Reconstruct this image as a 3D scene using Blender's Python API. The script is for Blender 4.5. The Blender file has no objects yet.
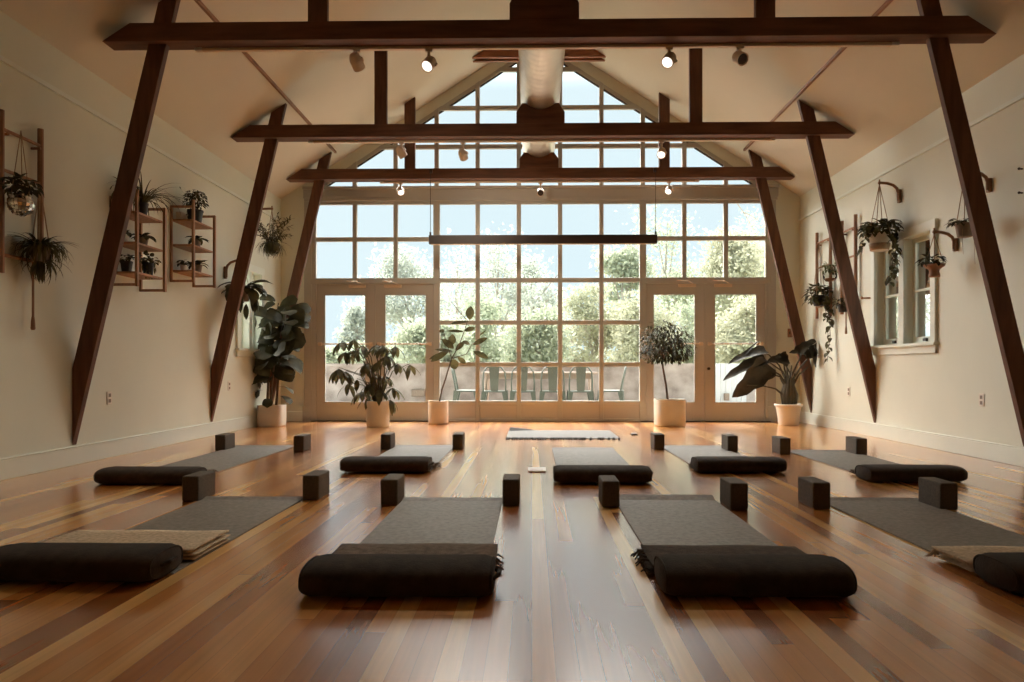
import bpy, bmesh, math, random
from mathutils import Vector, Matrix, noise
random.seed(7)
R = math.radians
sc = bpy.context.scene
COL = sc.collection

# ------------------------------------------------------------------ camera
F = 683.0; VPX = 532.0; HY = 368.0; CH = 0.81
YAW = R(1.0); PX0 = VPX - F * math.tan(YAW)      # principal point
CY, SY = math.cos(YAW), math.sin(YAW)
cam = bpy.data.cameras.new('camera'); camo = bpy.data.objects.new('camera', cam)
COL.objects.link(camo); sc.camera = camo
camo.location = (0, 0, CH); camo.rotation_euler = (R(90), 0, YAW)
cam.sensor_width = 36; cam.lens = F / 1024 * 36; cam.shift_y = (HY - 341) / 1024; cam.shift_x = (512 - PX0) / 1024
cam.clip_end = 300; cam.clip_start = 0.05

def at_depth(px, py, d):
    xc = (px - PX0) * d / F
    return Vector((xc * CY - d * SY, xc * SY + d * CY, CH + (HY - py) * d / F))
def on_floor(px, py, z=0.0):
    return at_depth(px, py, F * (CH - z) / (py - HY))
def at_y(px, py, Y):
    k = (px - PX0) / F
    return at_depth(px, py, Y / (k * SY + CY))
def at_x(px, py, X):
    k = (px - PX0) / F
    return at_depth(px, py, X / (k * CY - SY))

# room numbers
XC = 0.10; HW = 3.93; XL = XC - HW; XR = XC + HW
YB = 10.35; YF = -3.0; ZW = 3.385; SL = 0.645; ZA = ZW + SL * HW

# ------------------------------------------------------------------ mesh helper
class MB:
    def __init__(s): s.v = []; s.f = []; s.m = []
    def add(s, vs, fs, mi=0):
        o = len(s.v); s.v += [tuple(v) for v in vs]
        s.f += [[i + o for i in f] for f in fs]; s.m += [mi] * len(fs)
    def box(s, x0, x1, y0, y1, z0, z1, mi=0):
        s.add([(x0,y0,z0),(x1,y0,z0),(x1,y1,z0),(x0,y1,z0),(x0,y0,z1),(x1,y0,z1),(x1,y1,z1),(x0,y1,z1)],
              [(0,3,2,1),(4,5,6,7),(0,1,5,4),(1,2,6,5),(2,3,7,6),(3,0,4,7)], mi)
    def prism(s, pts, a, b, axis='y', mi=0):
        n = len(pts)
        if axis == 'y': f = lambda p, t: (p[0], t, p[1])
        elif axis == 'x': f = lambda p, t: (t, p[0], p[1])
        else: f = lambda p, t: (p[0], p[1], t)
        vs = [f(p, a) for p in pts] + [f(p, b) for p in pts]
        s.add(vs, [list(range(n)), list(range(2*n-1, n-1, -1))] + [(i, i+n, (i+1) % n + n, (i+1) % n) for i in range(n)], mi)
    def tube(s, pts, r, n=8, mi=0, cap=True, rot=0.0):
        pts = [Vector(p) for p in pts]; k = len(pts)
        rr = r if isinstance(r, (list, tuple)) else [r] * k
        vs = []; prev = None
        for i, p in enumerate(pts):
            t = (pts[min(i+1, k-1)] - pts[max(i-1, 0)])
            t = t.normalized() if t.length > 1e-9 else Vector((0,0,1))
            if prev is None:
                a = Vector((0,0,1)) if abs(t.z) < .9 else Vector((1,0,0))
                u = t.cross(a).normalized()
            else:
                u = (prev - t * prev.dot(t))
                u = u.normalized() if u.length > 1e-6 else t.orthogonal().normalized()
            prev = u; w = t.cross(u)
            for j in range(n):
                a = 2 * math.pi * j / n + rot
                vs.append(p + (u * math.cos(a) + w * math.sin(a)) * rr[i])
        fs = [(i*n+j, i*n+(j+1) % n, (i+1)*n+(j+1) % n, (i+1)*n+j) for i in range(k-1) for j in range(n)]
        if cap: fs += [list(range(n-1, -1, -1)), list(range((k-1)*n, k*n))]
        s.add(vs, fs, mi)
    def lathe(s, prof, n=24, c=(0,0,0), mi=0, M=None, sq=None):
        # prof: (radius, z) list; sq -> superellipse exponent for squarish pots
        vs = []; k = len(prof); c = Vector(c)
        for r, z in prof:
            for j in range(n):
                a = 2*math.pi*j/n; ca, sa = math.cos(a), math.sin(a)
                q = 1.0
                if sq: q = (abs(ca)**sq + abs(sa)**sq) ** (-1.0/sq)
                p = Vector((r*q*ca, r*q*sa, z))
                if M: p = M @ p
                vs.append(p + c)
        fs = [(i*n+j, i*n+(j+1) % n, (i+1)*n+(j+1) % n, (i+1)*n+j) for i in range(k-1) for j in range(n)]
        fs += [list(range(n-1, -1, -1)), list(range((k-1)*n, k*n))]
        s.add(vs, fs, mi)
    def sphere(s, c, r, n=16, m=10, mi=0, sz=(1,1,1)):
        prof = [(max(1e-4, r*math.sin(math.pi*i/m)), -r*math.cos(math.pi*i/m)) for i in range(m+1)]
        M = Matrix.Diagonal(Vector(sz)); s.lathe(prof, n, c, mi, M)
    def leaf(s, b, d, L, W, shape='oval', droop=0.6, fold=0.18, ns=6, up=None, mi=0, twist=0.0):
        # a leaf blade growing from b along d, bending downward
        b = Vector(b); d = Vector(d).normalized(); up = Vector(up) if up else Vector((0,0,1))
        side = d.cross(up)
        if side.length < 1e-3: side = Vector((1,0,0))
        side.normalize()
        if twist: side = Matrix.Rotation(twist, 3, d) @ side
        vs = []; p = b.copy(); dd = d.copy(); st = L / ns
        for i in range(ns + 1):
            t = i / ns
            if shape == 'oval': w = math.sin(math.pi * min(1, t*.97+.03)) ** .75
            elif shape == 'lance': w = math.sin(math.pi * (t**.8)) ** .9
            elif shape == 'heart': w = max(0, 1 - t**2.1)**.85 * min(1, .62 + t*4)
            elif shape == 'arrow': w = max(0, 1-t)**.55 * min(1, .70 + t*2.4) * (1 + .10*math.sin(t*19))
            elif shape == 'fiddle': w = (.42 + .75*t) * (1 - t**5) ** .5 * min(1, .3+t*4)
            else: w = (1 - t) ** .6 * min(1, .5 + t*5)
            w = max(w, .02) * W * .5
            nrm = side.cross(dd)
            vs += [p - side*w + nrm*fold*w, p, p + side*w + nrm*fold*w]
            ang = -droop / ns
            dd = (Matrix.Rotation(ang, 3, side) @ dd)
            p = p + dd * st
        fs = []
        for i in range(ns):
            a = i*3
            fs += [(a, a+1, a+4, a+3), (a+1, a+2, a+5, a+4)]
        s.add(vs, fs, mi)
    def build(s, name, mats, parent=None, smooth=False, bevel=0, loc=None, seg=2):
        me = bpy.data.meshes.new(name); me.from_pydata(s.v, [], s.f); me.update()
        if not isinstance(mats, (list, tuple)): mats = [mats]
        for m in mats: me.materials.append(m)
        if len(mats) > 1: me.polygons.foreach_set('material_index', s.m)
        bm = bmesh.new(); bm.from_mesh(me)
        if s.closed: bmesh.ops.recalc_face_normals(bm, faces=bm.faces)
        bm.to_mesh(me); bm.free()
        if smooth: me.polygons.foreach_set('use_smooth', [True] * len(me.polygons))
        o = bpy.data.objects.new(name, me); COL.objects.link(o)
        if parent: o.parent = parent
        if loc is not None: o.location = loc
        if bevel:
            b = o.modifiers.new('bevel', 'BEVEL'); b.width = bevel; b.segments = seg; b.limit_method = 'ANGLE'; b.angle_limit = R(40)
        return o
    closed = True

class LF(MB):
    closed = False
    def keep(s, x0, lo=None, hi=None):
        # bend leaves that reach a side wall so that they lie along it
        for i, v in enumerate(s.v):
            x = v[0] + x0; j = .02*((i*37) % 11)/11
            if lo is not None and x < lo + .02: s.v[i] = (lo + .02 + j - x0, v[1], v[2])
            if hi is not None and x > hi - .02: s.v[i] = (hi - .02 - j - x0, v[1], v[2])
        return s

def tag(o, label, cat, group=None):
    o['label'] = label; o['category'] = cat
    if group: o['group'] = group
    return o
def thing(name, label, cat, loc=(0,0,0), group=None, rz=0):
    o = bpy.data.objects.new(name, None); COL.objects.link(o); o.empty_display_size = .1
    o.location = loc; o.rotation_euler = (0, 0, rz)
    return tag(o, label, cat, group)
def struct(o): o['kind'] = 'structure'; return o
def sempty(name, loc=(0,0,0)):
    o = bpy.data.objects.new(name, None); COL.objects.link(o); o.location = loc
    return struct(o)
def copy_tree(o, parent=None):
    c = o.copy(); COL.objects.link(c)
    if parent: c.parent = parent; c.matrix_parent_inverse = o.matrix_parent_inverse
    for ch in list(o.children): copy_tree(ch, c)
    return c

# ------------------------------------------------------------------ materials
def new_mat(name):
    m = bpy.data.materials.new(name); m.use_nodes = True
    nt = m.node_tree; b = nt.nodes['Principled BSDF']
    return m, nt, b
def mat(name, c, rough=.6, var=.15, scale=6.0, bump=0.0, bscale=60.0, metal=0.0, spec=.5, stretch=None, sheen=0.0, c2=None):
    m, nt, b = new_mat(name); N = nt.nodes.new; L = nt.links.new
    tc = N('ShaderNodeTexCoord'); mp = N('ShaderNodeMapping'); L(tc.outputs['Object'], mp.inputs[0])
    if stretch: mp.inputs['Scale'].default_value = stretch
    nz = N('ShaderNodeTexNoise'); nz.inputs['Scale'].default_value = scale; nz.inputs['Detail'].default_value = 5
    L(mp.outputs[0], nz.inputs[0])
    rp = N('ShaderNodeValToRGB'); L(nz.outputs[0], rp.inputs[0])
    lo = [x*(1-var) for x in c]; hi = [min(1, x*(1+var)) for x in (c2 or c)]
    rp.color_ramp.elements[0].position = .3; rp.color_ramp.elements[1].position = .7
    rp.color_ramp.elements[0].color = (*lo, 1); rp.color_ramp.elements[1].color = (*hi, 1)
    L(rp.outputs[0], b.inputs['Base Color'])
    b.inputs['Roughness'].default_value = rough; b.inputs['Metallic'].default_value = metal
    b.inputs['Specular IOR Level'].default_value = spec
    if sheen: b.inputs['Sheen Weight'].default_value = sheen
    if bump:
        n2 = N('ShaderNodeTexNoise'); n2.inputs['Scale'].default_value = bscale; n2.inputs['Detail'].default_value = 4
        L(mp.outputs[0], n2.inputs[0])
        bp = N('ShaderNodeBump'); bp.inputs['Strength'].default_value = bump; bp.inputs['Distance'].default_value = .01
        L(n2.outputs[0], bp.inputs['Height']); L(bp.outputs[0], b.inputs['Normal'])
    return m
def glass_mat(name, tint=(.97,.99,.99)):
    m = bpy.data.materials.new(name); m.use_nodes = True; nt = m.node_tree; nt.nodes.clear(); N = nt.nodes.new; L = nt.links.new
    out = N('ShaderNodeOutputMaterial'); mx = N('ShaderNodeMixShader'); t = N('ShaderNodeBsdfTransparent'); g = N('ShaderNodeBsdfGlossy')
    t.inputs[0].default_value = (*tint, 1); g.inputs['Roughness'].default_value = .02
    fr = N('ShaderNodeFresnel'); fr.inputs[0].default_value = 1.35
    L(fr.outputs[0], mx.inputs[0]); L(t.outputs[0], mx.inputs[1]); L(g.outputs[0], mx.inputs[2]); L(mx.outputs[0], out.inputs[0])
    return m
def emit_mat(name, c, s):
    m = bpy.data.materials.new(name); m.use_nodes = True; nt = m.node_tree; nt.nodes.clear()
    out = nt.nodes.new('ShaderNodeOutputMaterial'); e = nt.nodes.new('ShaderNodeEmission')
    e.inputs[0].default_value = (*c, 1); e.inputs[1].default_value = s; nt.links.new(e.outputs[0], out.inputs[0])
    return m
def leaf_mat(name, c, c2, rough=.4, trans=.25, scale=9):
    rough = min(.9, rough + .12); m, nt, b = new_mat(name); b.inputs['Specular IOR Level'].default_value = .2; N = nt.nodes.new; L = nt.links.new
    tc = N('ShaderNodeTexCoord'); nz = N('ShaderNodeTexNoise'); nz.inputs['Scale'].default_value = scale; L(tc.outputs['Object'], nz.inputs[0])
    rp = N('ShaderNodeValToRGB'); L(nz.outputs[0], rp.inputs[0])
    rp.color_ramp.elements[0].position = .35; rp.color_ramp.elements[1].position = .65
    rp.color_ramp.elements[0].color = (*c, 1); rp.color_ramp.elements[1].color = (*c2, 1)
    L(rp.outputs[0], b.inputs['Base Color']); b.inputs['Roughness'].default_value = rough
    if trans:
        tr = N('ShaderNodeBsdfTranslucent'); L(rp.outputs[0], tr.inputs[0]); mx = N('ShaderNodeMixShader'); mx.inputs[0].default_value = trans
        out = nt.nodes['Material Output']; L(b.outputs[0], mx.inputs[1]); L(tr.outputs[0], mx.inputs[2]); L(mx.outputs[0], out.inputs[0])
    return m
def wood_floor():
    m, nt, b = new_mat('oak_strip_floor'); N = nt.nodes.new; L = nt.links.new
    tc = N('ShaderNodeTexCoord'); sx = N('ShaderNodeSeparateXYZ'); L(tc.outputs['Object'], sx.inputs[0])
    def math_(op, a, bb=None, c=None):
        n = N('ShaderNodeMath'); n.operation = op
        for i, x in enumerate((a, bb, c)):
            if x is None: continue
            if isinstance(x, (int, float)): n.inputs[i].default_value = x
            else: L(x, n.inputs[i])
        return n.outputs[0]
    W = .064
    u = math_('DIVIDE', sx.outputs[0], W); row = math_('FLOOR', u); fu = math_('FRACT', u)
    w1 = N('ShaderNodeTexWhiteNoise'); w1.noise_dimensions = '1D'; L(row, w1.inputs['W'])
    v = math_('MULTIPLY_ADD', sx.outputs[1], .3, math_('MULTIPLY', w1.outputs[0], 17.0))
    idx = math_('FLOOR', v); fv = math_('FRACT', v)
    cb = N('ShaderNodeCombineXYZ'); L(row, cb.inputs[0]); L(idx, cb.inputs[1])
    w2 = N('ShaderNodeTexWhiteNoise'); w2.noise_dimensions = '3D'; L(cb.outputs[0], w2.inputs[0])
    rp = N('ShaderNodeValToRGB'); L(w2.outputs[0], rp.inputs[0])
    e = rp.color_ramp.elements
    e[0].position = 0; e[0].color = FLOOR_C[0]; e[1].position = 1; e[1].color = FLOOR_C[3]
    x = e.new(.35); x.color = FLOOR_C[1]; x = e.new(.75); x.color = FLOOR_C[2]
    # grain
    mp = N('ShaderNodeMapping'); mp.inputs['Scale'].default_value = (26, .9, 1); L(tc.outputs['Object'], mp.inputs[0])
    of = N('ShaderNodeVectorMath'); of.operation = 'ADD'; L(mp.outputs[0], of.inputs[0]); L(w2.outputs[1], of.inputs[1])
    nz = N('ShaderNodeTexNoise'); nz.inputs['Scale'].default_value = 1.4; nz.inputs['Detail'].default_value = 5; nz.inputs['Distortion'].default_value = .6
    L(of.outputs[0], nz.inputs[0])
    g = N('ShaderNodeMapRange'); L(nz.outputs[0], g.inputs[0]); g.inputs[1].default_value = .25; g.inputs[2].default_value = .75; g.inputs[3].default_value = .84; g.inputs[4].default_value = 1.12
    mul = N('ShaderNodeMix'); mul.data_type = 'RGBA'; mul.blend_type = 'MULTIPLY'; mul.inputs[0].default_value = 1
    L(rp.outputs[0], mul.inputs[6]); L(g.outputs[0], mul.inputs[7])
    eu = math_('MINIMUM', fu, math_('SUBTRACT', 1.0, fu)); ev = math_('MINIMUM', fv, math_('SUBTRACT', 1.0, fv))
    gap = math_('MAXIMUM', math_('LESS_THAN', eu, .012), math_('LESS_THAN', ev, .0006))
    dk = N('ShaderNodeMix'); dk.data_type = 'RGBA'; L(math_('MULTIPLY', gap, .4), dk.inputs[0]); L(mul.outputs[2], dk.inputs[6]); dk.inputs[7].default_value = (.03,.012,.005,1)
    L(dk.outputs[2], b.inputs['Base Color'])
    n2 = N('ShaderNodeTexNoise'); n2.inputs['Scale'].default_value = 1.5; n2.inputs['Detail'].default_value = 6; L(tc.outputs['Object'], n2.inputs[0])
    rr = N('ShaderNodeMapRange'); L(n2.outputs[0], rr.inputs[0]); rr.inputs[3].default_value = FLOOR_R[0]; rr.inputs[4].default_value = FLOOR_R[1]
    L(rr.outputs[0], b.inputs['Roughness'])
    b.inputs['Specular IOR Level'].default_value = 1.0; b.inputs['Coat Weight'].default_value = .75; b.inputs['Coat Roughness'].default_value = .19; b.inputs['Coat IOR'].default_value = 1.65
    hgt = math_('ADD', math_('MULTIPLY', w2.outputs[0], .25), math_('MULTIPLY', gap, -1.0))
    return m
FLOOR_C = [(.30,.085,.013,1), (.52,.18,.034,1), (.70,.31,.08,1), (.92,.56,.20,1)]
FLOOR_R = (.25, .25)

M = {}
M['wall'] = mat('cream_wall_paint', (.68,.685,.575), .55, .025, 2, .05, 90)
M['ceil'] = mat('cream_ceiling_paint', (.60,.545,.44), .75, .02, 2)
M['trim'] = mat('cream_trim_paint', (.71,.74,.655), .4, .02, 3)
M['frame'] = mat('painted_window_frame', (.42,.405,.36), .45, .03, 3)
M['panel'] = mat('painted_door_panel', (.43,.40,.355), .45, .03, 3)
M['timber'] = mat('dark_stained_timber', (.125,.053,.028), .55, .35, 3, .15, 25, stretch=(6,6,.8), spec=.3)
M['timber_h'] = mat('dark_stained_tie_timber', (.125,.053,.028), .55, .35, 3, .15, 25, stretch=(.8,6,6), spec=.3)
M['collar'] = mat('orange_lit_timber', (.27,.085,.03), .5, .25, 3, stretch=(.8,6,6))  # orange light on the collar ties is put into the base colour
M['oak'] = mat('light_oak', (.34,.17,.08), .55, .25, 5, stretch=(8,8,1))
M['oakd'] = mat('brown_bentwood', (.26,.125,.06), .5, .25, 5)
M['duct'] = mat('galvanised_duct', (.72,.64,.54), .46, .05, 5, metal=.8)
M['glass'] = glass_mat('window_glass')
M['mat'] = mat('charcoal_rubber_mat', (.165,.142,.115), .6, .15, 40, .25, 220, spec=.6, c2=(.205,.176,.145))
M['block'] = mat('dark_foam_block', (.10,.078,.058), .75, .2, 90, .2, 300, spec=.3)
M['bolster'] = mat('dark_cotton_bolster', (.042,.029,.020), .9, .25, 25, .25, 140, spec=.15, sheen=.05)
M['dblanket'] = mat('dark_wool_blanket', (.16,.122,.094), .95, .35, 30, .5, 160, spec=.1, sheen=.1)
M['bblanket'] = mat('oatmeal_wool_blanket', (.56,.44,.30), .95, .15, 60, .5, 220, spec=.1, c2=(.66,.54,.40))
M['kblanket'] = mat('black_brown_wool_blanket', (.075,.054,.040), .95, .35, 30, .5, 160, spec=.1, sheen=.1)
M['canvas'] = mat('cream_canvas_pot', (.60,.54,.455), .85, .06, 5, .15, 60)
M['ceramic'] = mat('white_ceramic', (.72,.66,.57), .35, .04, 5)
M['terra'] = mat('tan_terracotta', (.38,.2,.115), .75, .12, 8)
M['blackpot'] = mat('black_pot', (.02,.016,.014), .5, .1, 8)
M['greypot'] = mat('grey_clay_pot', (.22,.17,.13), .7, .1, 8)
M['soil'] = mat('dark_soil', (.03,.02,.013), .95, .4, 40, .6, 90)
M['bark'] = mat('brown_bark', (.10,.065,.04), .85, .3, 15, .4, 60, stretch=(4,4,1))
M['cord'] = mat('jute_cord', (.34,.23,.14), .85, .15, 30)
M['dark'] = mat('dark_metal', (.035,.02,.014), .45, .15, 8, metal=.2)
M['spot'] = mat('ivory_lamp_metal', (.62,.48,.34), .4, .05, 8)
M['spotring'] = mat('dark_lamp_glass', (.05,.035,.03), .25, .1, 8)
M['lit'] = emit_mat('lit_lamp', (1,.95,.86), 2.2)
M['mirror'] = mat('mirror_tiles', (.8,.75,.68), .12, .1, 40, metal=1)
M['plate'] = mat('white_plastic', (.74,.68,.58), .4, .02, 8)
M['concrete'] = mat('weathered_concrete', (.25,.205,.18), .9, .25, 3, .2, 30, c2=(.33,.29,.265))
M['whitewash'] = mat('white_painted_fence', (.5,.52,.53), .7, .03, 5)
M['deck'] = mat('grey_deck', (.5,.45,.4), .85, .1, 4)
M['sage'] = mat('sage_green_metal', (.085,.11,.09), .4, .06, 8)
M['tabletop'] = mat('grey_outdoor_table', (.42,.33,.27), .6, .1, 6)
M['rug'] = mat('pale_woven_rug', (.26,.255,.245), .9, .12, 30, .4, 120)
M['rugdark'] = mat('dark_rug_tassel', (.05,.045,.045), .9, .2, 30)
M['paper'] = mat('white_cover', (.75,.72,.68), .5, .03, 8)
M['red'] = mat('brown_red_edge', (.22,.07,.045), .6, .1, 8)
M['fig'] = leaf_mat('fig_leaf', (.040,.036,.015), (.072,.064,.027), .5, .12)
M['green'] = leaf_mat('dark_leaf', (.040,.037,.017), (.085,.076,.034), .4, .2)
M['olive'] = leaf_mat('olive_leaf', (.046,.040,.018), (.12,.106,.045), .42, .3)
M['alo'] = leaf_mat('alocasia_leaf', (.028,.022,.013), (.055,.04,.022), .32, .12)
M['pale'] = leaf_mat('pale_green_leaf', (.10,.115,.05), (.2,.2,.09), .5, .3)
M['stem'] = mat('green_stem', (.062,.050,.024), .6, .2, 8)
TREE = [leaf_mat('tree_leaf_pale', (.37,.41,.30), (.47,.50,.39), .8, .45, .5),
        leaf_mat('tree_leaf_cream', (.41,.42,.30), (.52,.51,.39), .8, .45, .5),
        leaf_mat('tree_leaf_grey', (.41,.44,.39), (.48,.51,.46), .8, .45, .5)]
M['tbark'] = mat('pale_tree_bark', (.36,.32,.27), .9, .2, 3)
M['floor'] = wood_floor()

# ------------------------------------------------------------------ the setting
b = MB(); b.box(XL-.15, XR+.15, YF-.1, YB+.15, -.1, 0); struct(b.build('floor', M['floor']))

def side_wall(name, x0, x1, oy0, oy1, oz0, oz1):
    b = MB(); zt = ZW + .12
    b.box(x0, x1, YF, oy0, 0, zt); b.box(x0, x1, oy1, YB+.15, 0, zt)
    b.box(x0, x1, oy0, oy1, 0, oz0); b.box(x0, x1, oy0, oy1, oz1, zt)
    return struct(b.build(name, M['wall']))
LWIN = (8.85, 9.55, 1.07, 2.12); RWIN = (6.94, 8.06, 1.07, 2.20)
side_wall('wall_left', XL-.16, XL, *LWIN); side_wall('wall_right', XR, XR+.16, *RWIN)
b = MB()
for s in (-1, 1):
    pl = [(-HW,0),(-3.45,0),(-3.45,3.34),(0,3.34),(0,3.56),(-3.37,3.56),(0,5.735),(0,ZA),(-HW,ZW)]
    pts = [(XC + s*-p[0] if s > 0 else XC + p[0], p[1]) for p in pl]
    b.prism(pts, YB, YB+.15)
struct(b.build('wall_back', M['wall']))
b = MB(); b.prism([(XL,0),(XR,0),(XR,ZW),(XC,ZA),(XL,ZW)], YF-.15, YF); struct(b.build('wall_front', M['wall']))
b = MB()
for s in (-1, 1):
    pts = [(XC, ZA), (XC + s*(HW+.2), ZW-.2*SL), (XC + s*(HW+.2), ZW-.2*SL+.15), (XC, ZA+.15)]
    b.prism(pts, YF-.15, YB+.3)
struct(b.build('ceiling', M['ceil']))
for nm, x0, x1 in (('baseboard_left', XL, XL+.018), ('baseboard_right', XR-.018, XR)):
    b = MB(); b.box(x0, x1, YF, YB, 0, .145); b.box(x0 - .004*(x0 > 0), x1 + .004*(x0 < 0), YF, YB, .145, .16)
    struct(b.build(nm, M['trim'], bevel=.004))
b = MB(); b.box(XL, -3.40, YB-.018, YB, 0, .15); b.box(XC+3.62, XR, YB-.018, YB, 0, .15); struct(b.build('baseboard_back', M['trim'], bevel=.004))
# picture rails
k = 1
for x0, x1 in ((XL, XL+.022), (XR-.022, XR)):
    b = MB(); b.box(x0, x1, YF, YB, 3.02, 3.055); struct(b.build('trim_%d' % k, M['trim'])); k += 1
# ceiling seams: slim dark battens following the slope
for s in (-1, 1):
    u = 2.99; z = ZW + SL*(HW-u); x = XC + s*u
    b = MB(); b.prism([(x-.014, z - s*-.014*SL*1 if False else z+.02), (x+.014, z+.02), (x+.014, z-.024), (x-.014, z-.024)], YF, 10.0)
    struct(b.build('trim_%d' % k, M['oakd'])); k += 1

# window wall: trims
PITCH = .6235; X0 = XC + .012 - 5.5*PITCH
cols = [X0 + i*PITCH for i in range(12)]
FY0, FY1 = YB-.025, YB+.03
b = MB(); b.box(X0-.14, cols[11]+.14, YB-.05, YB+.1, 3.34, 3.39); b.box(X0-.16, cols[11]+.16, YB-.03, YB, 3.39, 3.52); b.box(X0-.16, cols[11]+.16, YB-.07, YB+.1, 3.52, 3.56)
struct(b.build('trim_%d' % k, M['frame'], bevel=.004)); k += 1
for s in (-1, 1):
    xe = XC + s*(5.5*PITCH + .02)
    b = MB(); b.box(min(xe, xe+s*.115), max(xe, xe+s*.115), YB-.03, YB+.1, 0, 3.34)
    b.box(min(xe-s*.01, xe+s*.135), max(xe-s*.01, xe+s*.135), YB-.042, YB, 0, .23)
    struct(b.build('trim_%d' % k, M['frame'], bevel=.004)); k += 1

MW = .034   # half mullion
# window_1 : big grid
w1 = sempty('window_1')
b = MB()
zr = [3.32, 2.765, 2.14, 1.50, .865, .28]
for i, x in enumerate(cols):
    z0 = 2.14 if (i < 3 or i > 8) else 0.0
    wd = MW if i not in (3, 8) else .05
    b.box(x-wd, x+wd, FY0 - (.006 if i in (3, 8) else 0), FY1 + (.006 if i in (3, 8) else 0), z0, 3.34)
for z in zr:
    x0, x1 = (cols[0], cols[11]) if z > 2.0 else (cols[3], cols[8])
    h = MW if z != zr[0] else .03
    b.box(x0, x1, FY0+.004, FY1-.004, z-h, z+h)
b.box(cols[3], cols[8], FY0+.004, FY1, 0, .05)
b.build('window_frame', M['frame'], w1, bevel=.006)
b = MB(); b.box(cols[3], cols[8], FY0+.018, FY1-.005, .04, .26)
b.build('lower_panel', M['panel'], w1)
b = LF(); y = YB + .01
b.add([(cols[0], y, 2.14), (cols[11], y, 2.14), (cols[11], y, 3.33), (cols[0], y, 3.33)], [(0,1,2,3)])
b.add([(cols[3], y, .26), (cols[8], y, .26), (cols[8], y, 2.14), (cols[3], y, 2.14)], [(0,1,2,3)])
b.build('glass', M['glass'], w1)
# window_2 : gable triangle
w2 = sempty('window_2')
b = MB(); AP = 5.735; ZB = 3.56
ez = lambda x: AP - SL*abs(x-XC)
for x in cols:
    zt = ez(x)
    if zt < ZB + .1: continue
    b.prism([(x-MW, ZB), (x+MW, ZB), (x+MW, ez(x+MW)), (x-MW, ez(x-MW))], FY0, FY1)
for z in (4.165, 4.75, 5.33):
    h = (AP - z)/SL
    b.prism([(XC-h-MW*1.4, z-MW), (XC+h+MW*1.4, z-MW), (XC+h-MW*1.4, z+MW), (XC-h+MW*1.4, z+MW)], FY0+.004, FY1-.004)
for s in (-1, 1):
    b.prism([(XC, AP-.07), (XC + s*3.3, AP-.07-3.3*SL), (XC + s*3.37, AP-3.37*SL), (XC, AP)], YB-.01, FY1)
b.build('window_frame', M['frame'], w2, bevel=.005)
b = MB()
for s in (-1, 1):   # dark gasket along the slope
    b.prism([(XC, AP-.092), (XC + s*3.34, AP-.092-3.34*SL), (XC + s*3.34, AP-.068-3.34*SL), (XC, AP-.068)], YB+.002, FY1-.004)
b.build('gasket', M['dark'], w2)
b = LF(); b.add([(XC-3.37, y, ZB), (XC+3.37, y, ZB), (XC, y, AP)], [(0,1,2)]); b.build('glass', M['glass'], w2)

# doors
def door(n, x0, x1, hinge):
    d = sempty('door_%d' % n, ((x0+x1)/2, YB+.03, 0)); cx = (x0+x1)/2
    gx0, gx1 = (x0+.115 if hinge < 0 else x0+.138), (x1-.138 if hinge < 0 else x1-.115)
    b = MB(); y0, y1 = -.03, .02
    for a0, a1, z0, z1 in ((x0, gx0, .012, 2.085), (gx1, x1, .012, 2.085), (gx0, gx1, 1.93, 2.085), (gx0, gx1, .012, .28)):
        b.box(a0-cx, a1-cx, y0, y1, z0, z1)
    b.build('door_leaf', M['panel'], d)
    b = MB()
    for a0, a1, z0, z1 in ((gx0, gx0+.016, .28, 1.93), (gx1-.016, gx1, .28, 1.93), (gx0, gx1, 1.914, 1.93), (gx0, gx1, .28, .296)):
        b.box(a0-cx, a1-cx, -.036, -.012, z0, z1)
    b.build('glazing_bead', M['frame'], d)
    b = LF(); b.add([(gx0-cx, 0, .28), (gx1-cx, 0, .28), (gx1-cx, 0, 1.93), (gx0-cx, 0, 1.93)], [(0,1,2,3)]); b.build('glass', M['glass'], d)
    b = MB(); b.tube([(x0+.03-cx, -.085, 1.175), (x1-.03-cx, -.085, 1.175)], .012, 10)
    for xx in (x0+.06, x1-.06): b.box(xx-.022-cx, xx+.022-cx, -.09, -.03, 1.15, 1.20)
    b.build('push_bar', M['spot'], d, bevel=.003)
    b = MB(); xx = cx + (.18 if hinge < 0 else -.18)
    b.box(xx-.13-cx, xx+.13-cx, -.075, -.03, 2.03, 2.075)
    b.tube([(xx-cx+.1, -.06, 2.07), (xx-cx, -.14, 2.11), (xx-cx-.16, -.06, 2.13)], .009, 6)
    b.build('door_closer', M['spot'], d, bevel=.003)
    if hinge > 0:
        b = MB(); b.tube([(x0+.05-cx, -.03, .8), (x0+.05-cx, -.07, .8)], .022, 12); b.build('door_knob', M['dark'], d)
    return d
b = MB()
for a, c in ((0, 3), (8, 11)):
    b.box(cols[a]-.04, cols[a]+.035, FY0, FY1, 0, 2.10); b.box(cols[c]-.035, cols[c]+.04, FY0, FY1, 0, 2.10)
    b.box(cols[a]-.04, cols[c]+.04, FY0-.01, FY1+.002, 2.085, 2.175)
    b.box(cols[a]-.04, cols[c]+.04, FY0-.02, FY1+.05, 0, .012, 1)
struct(b.build('trim_%d' % k, [M['frame'], M['dark']], bevel=.004)); k += 1
lm = (cols[0]+cols[3])/2; rm = (cols[8]+cols[11])/2
door(1, cols[0]+.038, lm-.003, -1); door(2, lm+.003, cols[3]-.038, 1)
door(3, cols[8]+.038, rm-.003, -1); door(4, rm+.003, cols[11]-.038, 1)

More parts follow.
